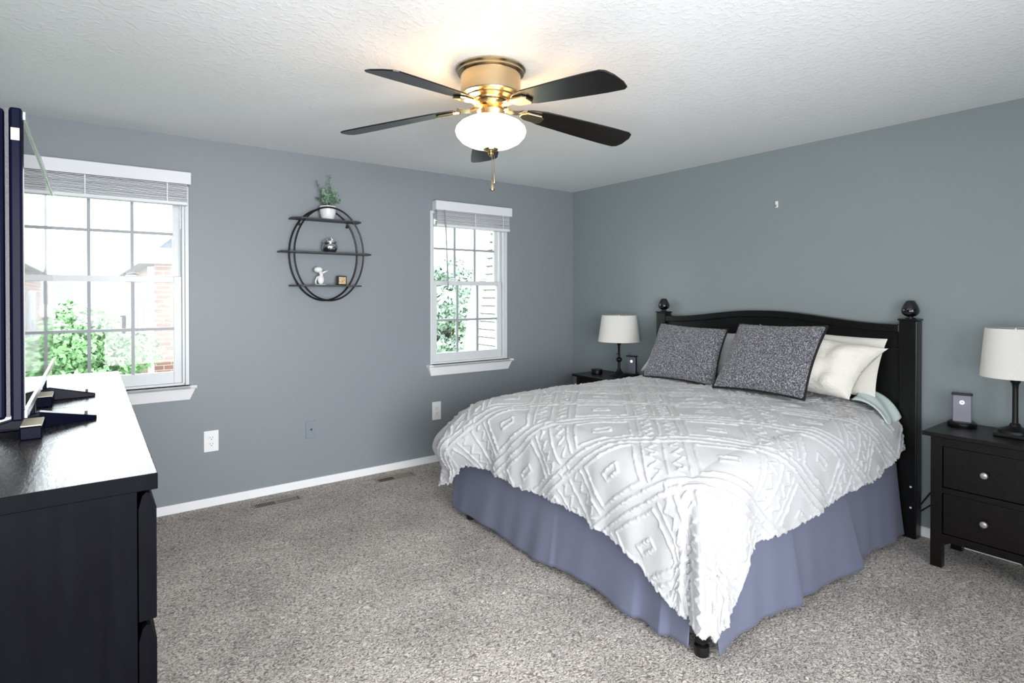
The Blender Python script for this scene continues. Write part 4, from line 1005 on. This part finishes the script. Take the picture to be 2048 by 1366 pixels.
tree('broadleaf_tree', P2(890, 13), 13, 5.9, 2.6, M_leafC, 'pale tall tree in the left panes of the narrow window', 'tree', 23, 22000, 0.08)
tree('evergreen_tree', P2(259, 11.3), 11.3, 2.9, 0.8, M_leafB, 'dark blue-green conical evergreen left of the silver bush', 'tree', 24, 4500, 0.07, 'cone')
tree('evergreen_tree', P2(90, 13.4), 13.4, 2.7, 1.1, M_leafB, 'dark conical evergreen left of the big pale tree', 'tree', 25, 4000, 0.07, 'cone')
tree('silver_bush', P2(283, 10.0), 10.0, 2.2, 1.1, M_leafC, 'silvery white-green bush below the brick house', 'bush', 26, 5000, 0.06, 'bush')

def house(name, x0, x1, y0, y1, zt, label, brick, wins_left=(), wins_front=(), ridge_axis='y', rh=1.2, e=0.25):
    t = thing(name, label, 'house', ((x0 + x1) / 2, (y0 + y1) / 2, GZ)); o_ = (-(x0 + x1) / 2, -(y0 + y1) / 2, -GZ)
    part('walls', MB().box((x0, y0, GZ), (x1, y1, zt)).off(o_), brick, t)
    if ridge_axis == 'y':
        xm = (x0 + x1) / 2; rf = MB().prism([(x0 - e, zt), (x1 + e, zt), (xm, zt + rh)], 'y', y0 - e, y1 + e)
    else:
        ym = (y0 + y1) / 2; rf = MB().prism([(y0 - e, zt), (y1 + e, zt), (ym, zt + rh)], 'x', x0 - e, x1 + e)
    part('roof', rf.off(o_), M_roof, t)
    for (a, b, z0, z1) in wins_left:      # on the face x = x0
        f = part('house_window', MB().box((x0 - 0.06, a, z0), (x0 - 0.002, b, z1)).off(o_), M_siding, t)
        part('pane', MB().box((x0 - 0.08, a + 0.07, z0 + 0.07), (x0 - 0.061, b - 0.07, z1 - 0.07)).off(o_), mat('dark_glass', '6B737B', 0.1), f)
        part('shutter', MB().box((x0 - 0.07, b + 0.02, z0), (x0 - 0.002, b + 0.32, z1)).off(o_), M_trimgrey, f); part('shutter', MB().box((x0 - 0.07, a - 0.32, z0), (x0 - 0.002, a - 0.02, z1)).off(o_), M_trimgrey, f)
    for (a, b, z0, z1) in wins_front:     # on the face y = y0
        f = part('house_window', MB().box((a, y0 - 0.06, z0), (b, y0 - 0.002, z1)).off(o_), M_siding, t)
        part('pane', MB().box((a + 0.08, y0 - 0.08, z0 + 0.08), (b - 0.08, y0 - 0.061, z1 - 0.08)).off(o_), mat('dark_glass', '6B737B', 0.1), f)
    return t, o_
xb0 = P2(309, 12)
t_, o_ = house('brick_house', xb0, xb0 + 4.2, 12, 22, 1.95, 'red brick house side wall at the right of the wide window', M_brick, [(13.4, 14.4, 0.2, 1.5), (13.4, 14.4, -2.2, -0.8), (17, 18, 0.2, 1.5), (17, 18, -2.2, -0.8)], rh=2.2)
part('downspout', MB().tube([(xb0 - 0.06, 11.93, 1.9), (xb0 - 0.06, 11.93, GZ)], 0.05, 8).off(o_), M_siding, t_)
for k, (pa, pb, m_, lb) in enumerate(((96, 152, M_siding, 'white townhouse far beyond the trees, left of the tan one'), (152, 216, mat('tan_siding', '7C7368', 0.7), 'tan townhouse far beyond the trees'), (216, 290, M_siding, 'white townhouse far beyond the trees, nearest the brick house'))):
    y = 36; xa, xb = P2(pa, y) , P2(pb, y)
    house('townhouse', xa, xb, y, y + 8, 0.9, lb, m_, wins_front=[(xa + 0.5, xa + 1.2, -1.0, 0.3), (xb - 1.3, xb - 0.6, -1.0, 0.3)], ridge_axis='x', rh=1.2, e=0.01)
xl = P2(40, 15)
house('brick_house', xl - 7, xl, 15, 24, 1.3, 'brick house with shutters at the far left of the wide window', M_brick, wins_front=[(xl - 1.6, xl - 0.7, -0.6, 0.5)], rh=1.6)

# neighbour's wing wall in vinyl siding, beyond the narrow window
wg = thing('siding_wall', 'white lap-sided wing wall with slanting corner board outside the narrow window', 'wall', (4.3, 6.0, GZ))
wo = (-4.3, -6.0, -GZ)
XW = 4.20
def yedge(z): return 6.52 - 0.235 * (z - 1.4)      # sloping outer edge
body = MB().prism([(YB + T + 0.01, GZ), (yedge(GZ), GZ), (yedge(3.6), 3.6), (YB + T + 0.01, 3.6)], 'x', XW + 0.052, XW + 0.4)
part('core', body.off(wo), M_siding, wg)
lap = MB(); z = GZ
while z < 3.55:
    z2 = z + 0.104; ya_ = YB + T + 0.02
    lap.add([(XW - 0.002, ya_, z), (XW - 0.002, yedge(z) - 0.02, z), (XW + 0.045, yedge(z2) - 0.02, z2 + 0.012), (XW + 0.045, ya_, z2 + 0.012), (XW + 0.05, ya_, z + 0.004), (XW + 0.05, yedge(z) - 0.02, z + 0.004)],
            [(0, 3, 2, 1), (0, 1, 5, 4)])
    z = z2
part('lap_siding', lap.off(wo), M_siding, wg)
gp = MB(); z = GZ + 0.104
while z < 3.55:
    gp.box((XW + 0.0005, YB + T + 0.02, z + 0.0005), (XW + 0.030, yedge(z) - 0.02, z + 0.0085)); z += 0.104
part('lap_shadow', gp.off((wo[0] - 0.0045, wo[1], wo[2] - 0.009)), M_slot, wg)  # dark strips painting the shadow line under each lap
cbm = MB().prism([(yedge(GZ) - 0.20, GZ), (yedge(GZ) + 0.02, GZ), (yedge(3.6) + 0.02, 3.6), (yedge(3.6) - 0.20, 3.6)], 'x', XW - 0.02, XW + 0.028)
part('corner_board', cbm.off(wo), M_siding, wg)
part('corner_edge', MB().prism([(yedge(GZ) + 0.022, GZ), (yedge(GZ) + 0.09, GZ), (yedge(3.6) + 0.09, 3.6), (yedge(3.6) + 0.022, 3.6)], 'x', XW - 0.01, XW + 0.42).off(wo), M_trimgrey, wg)
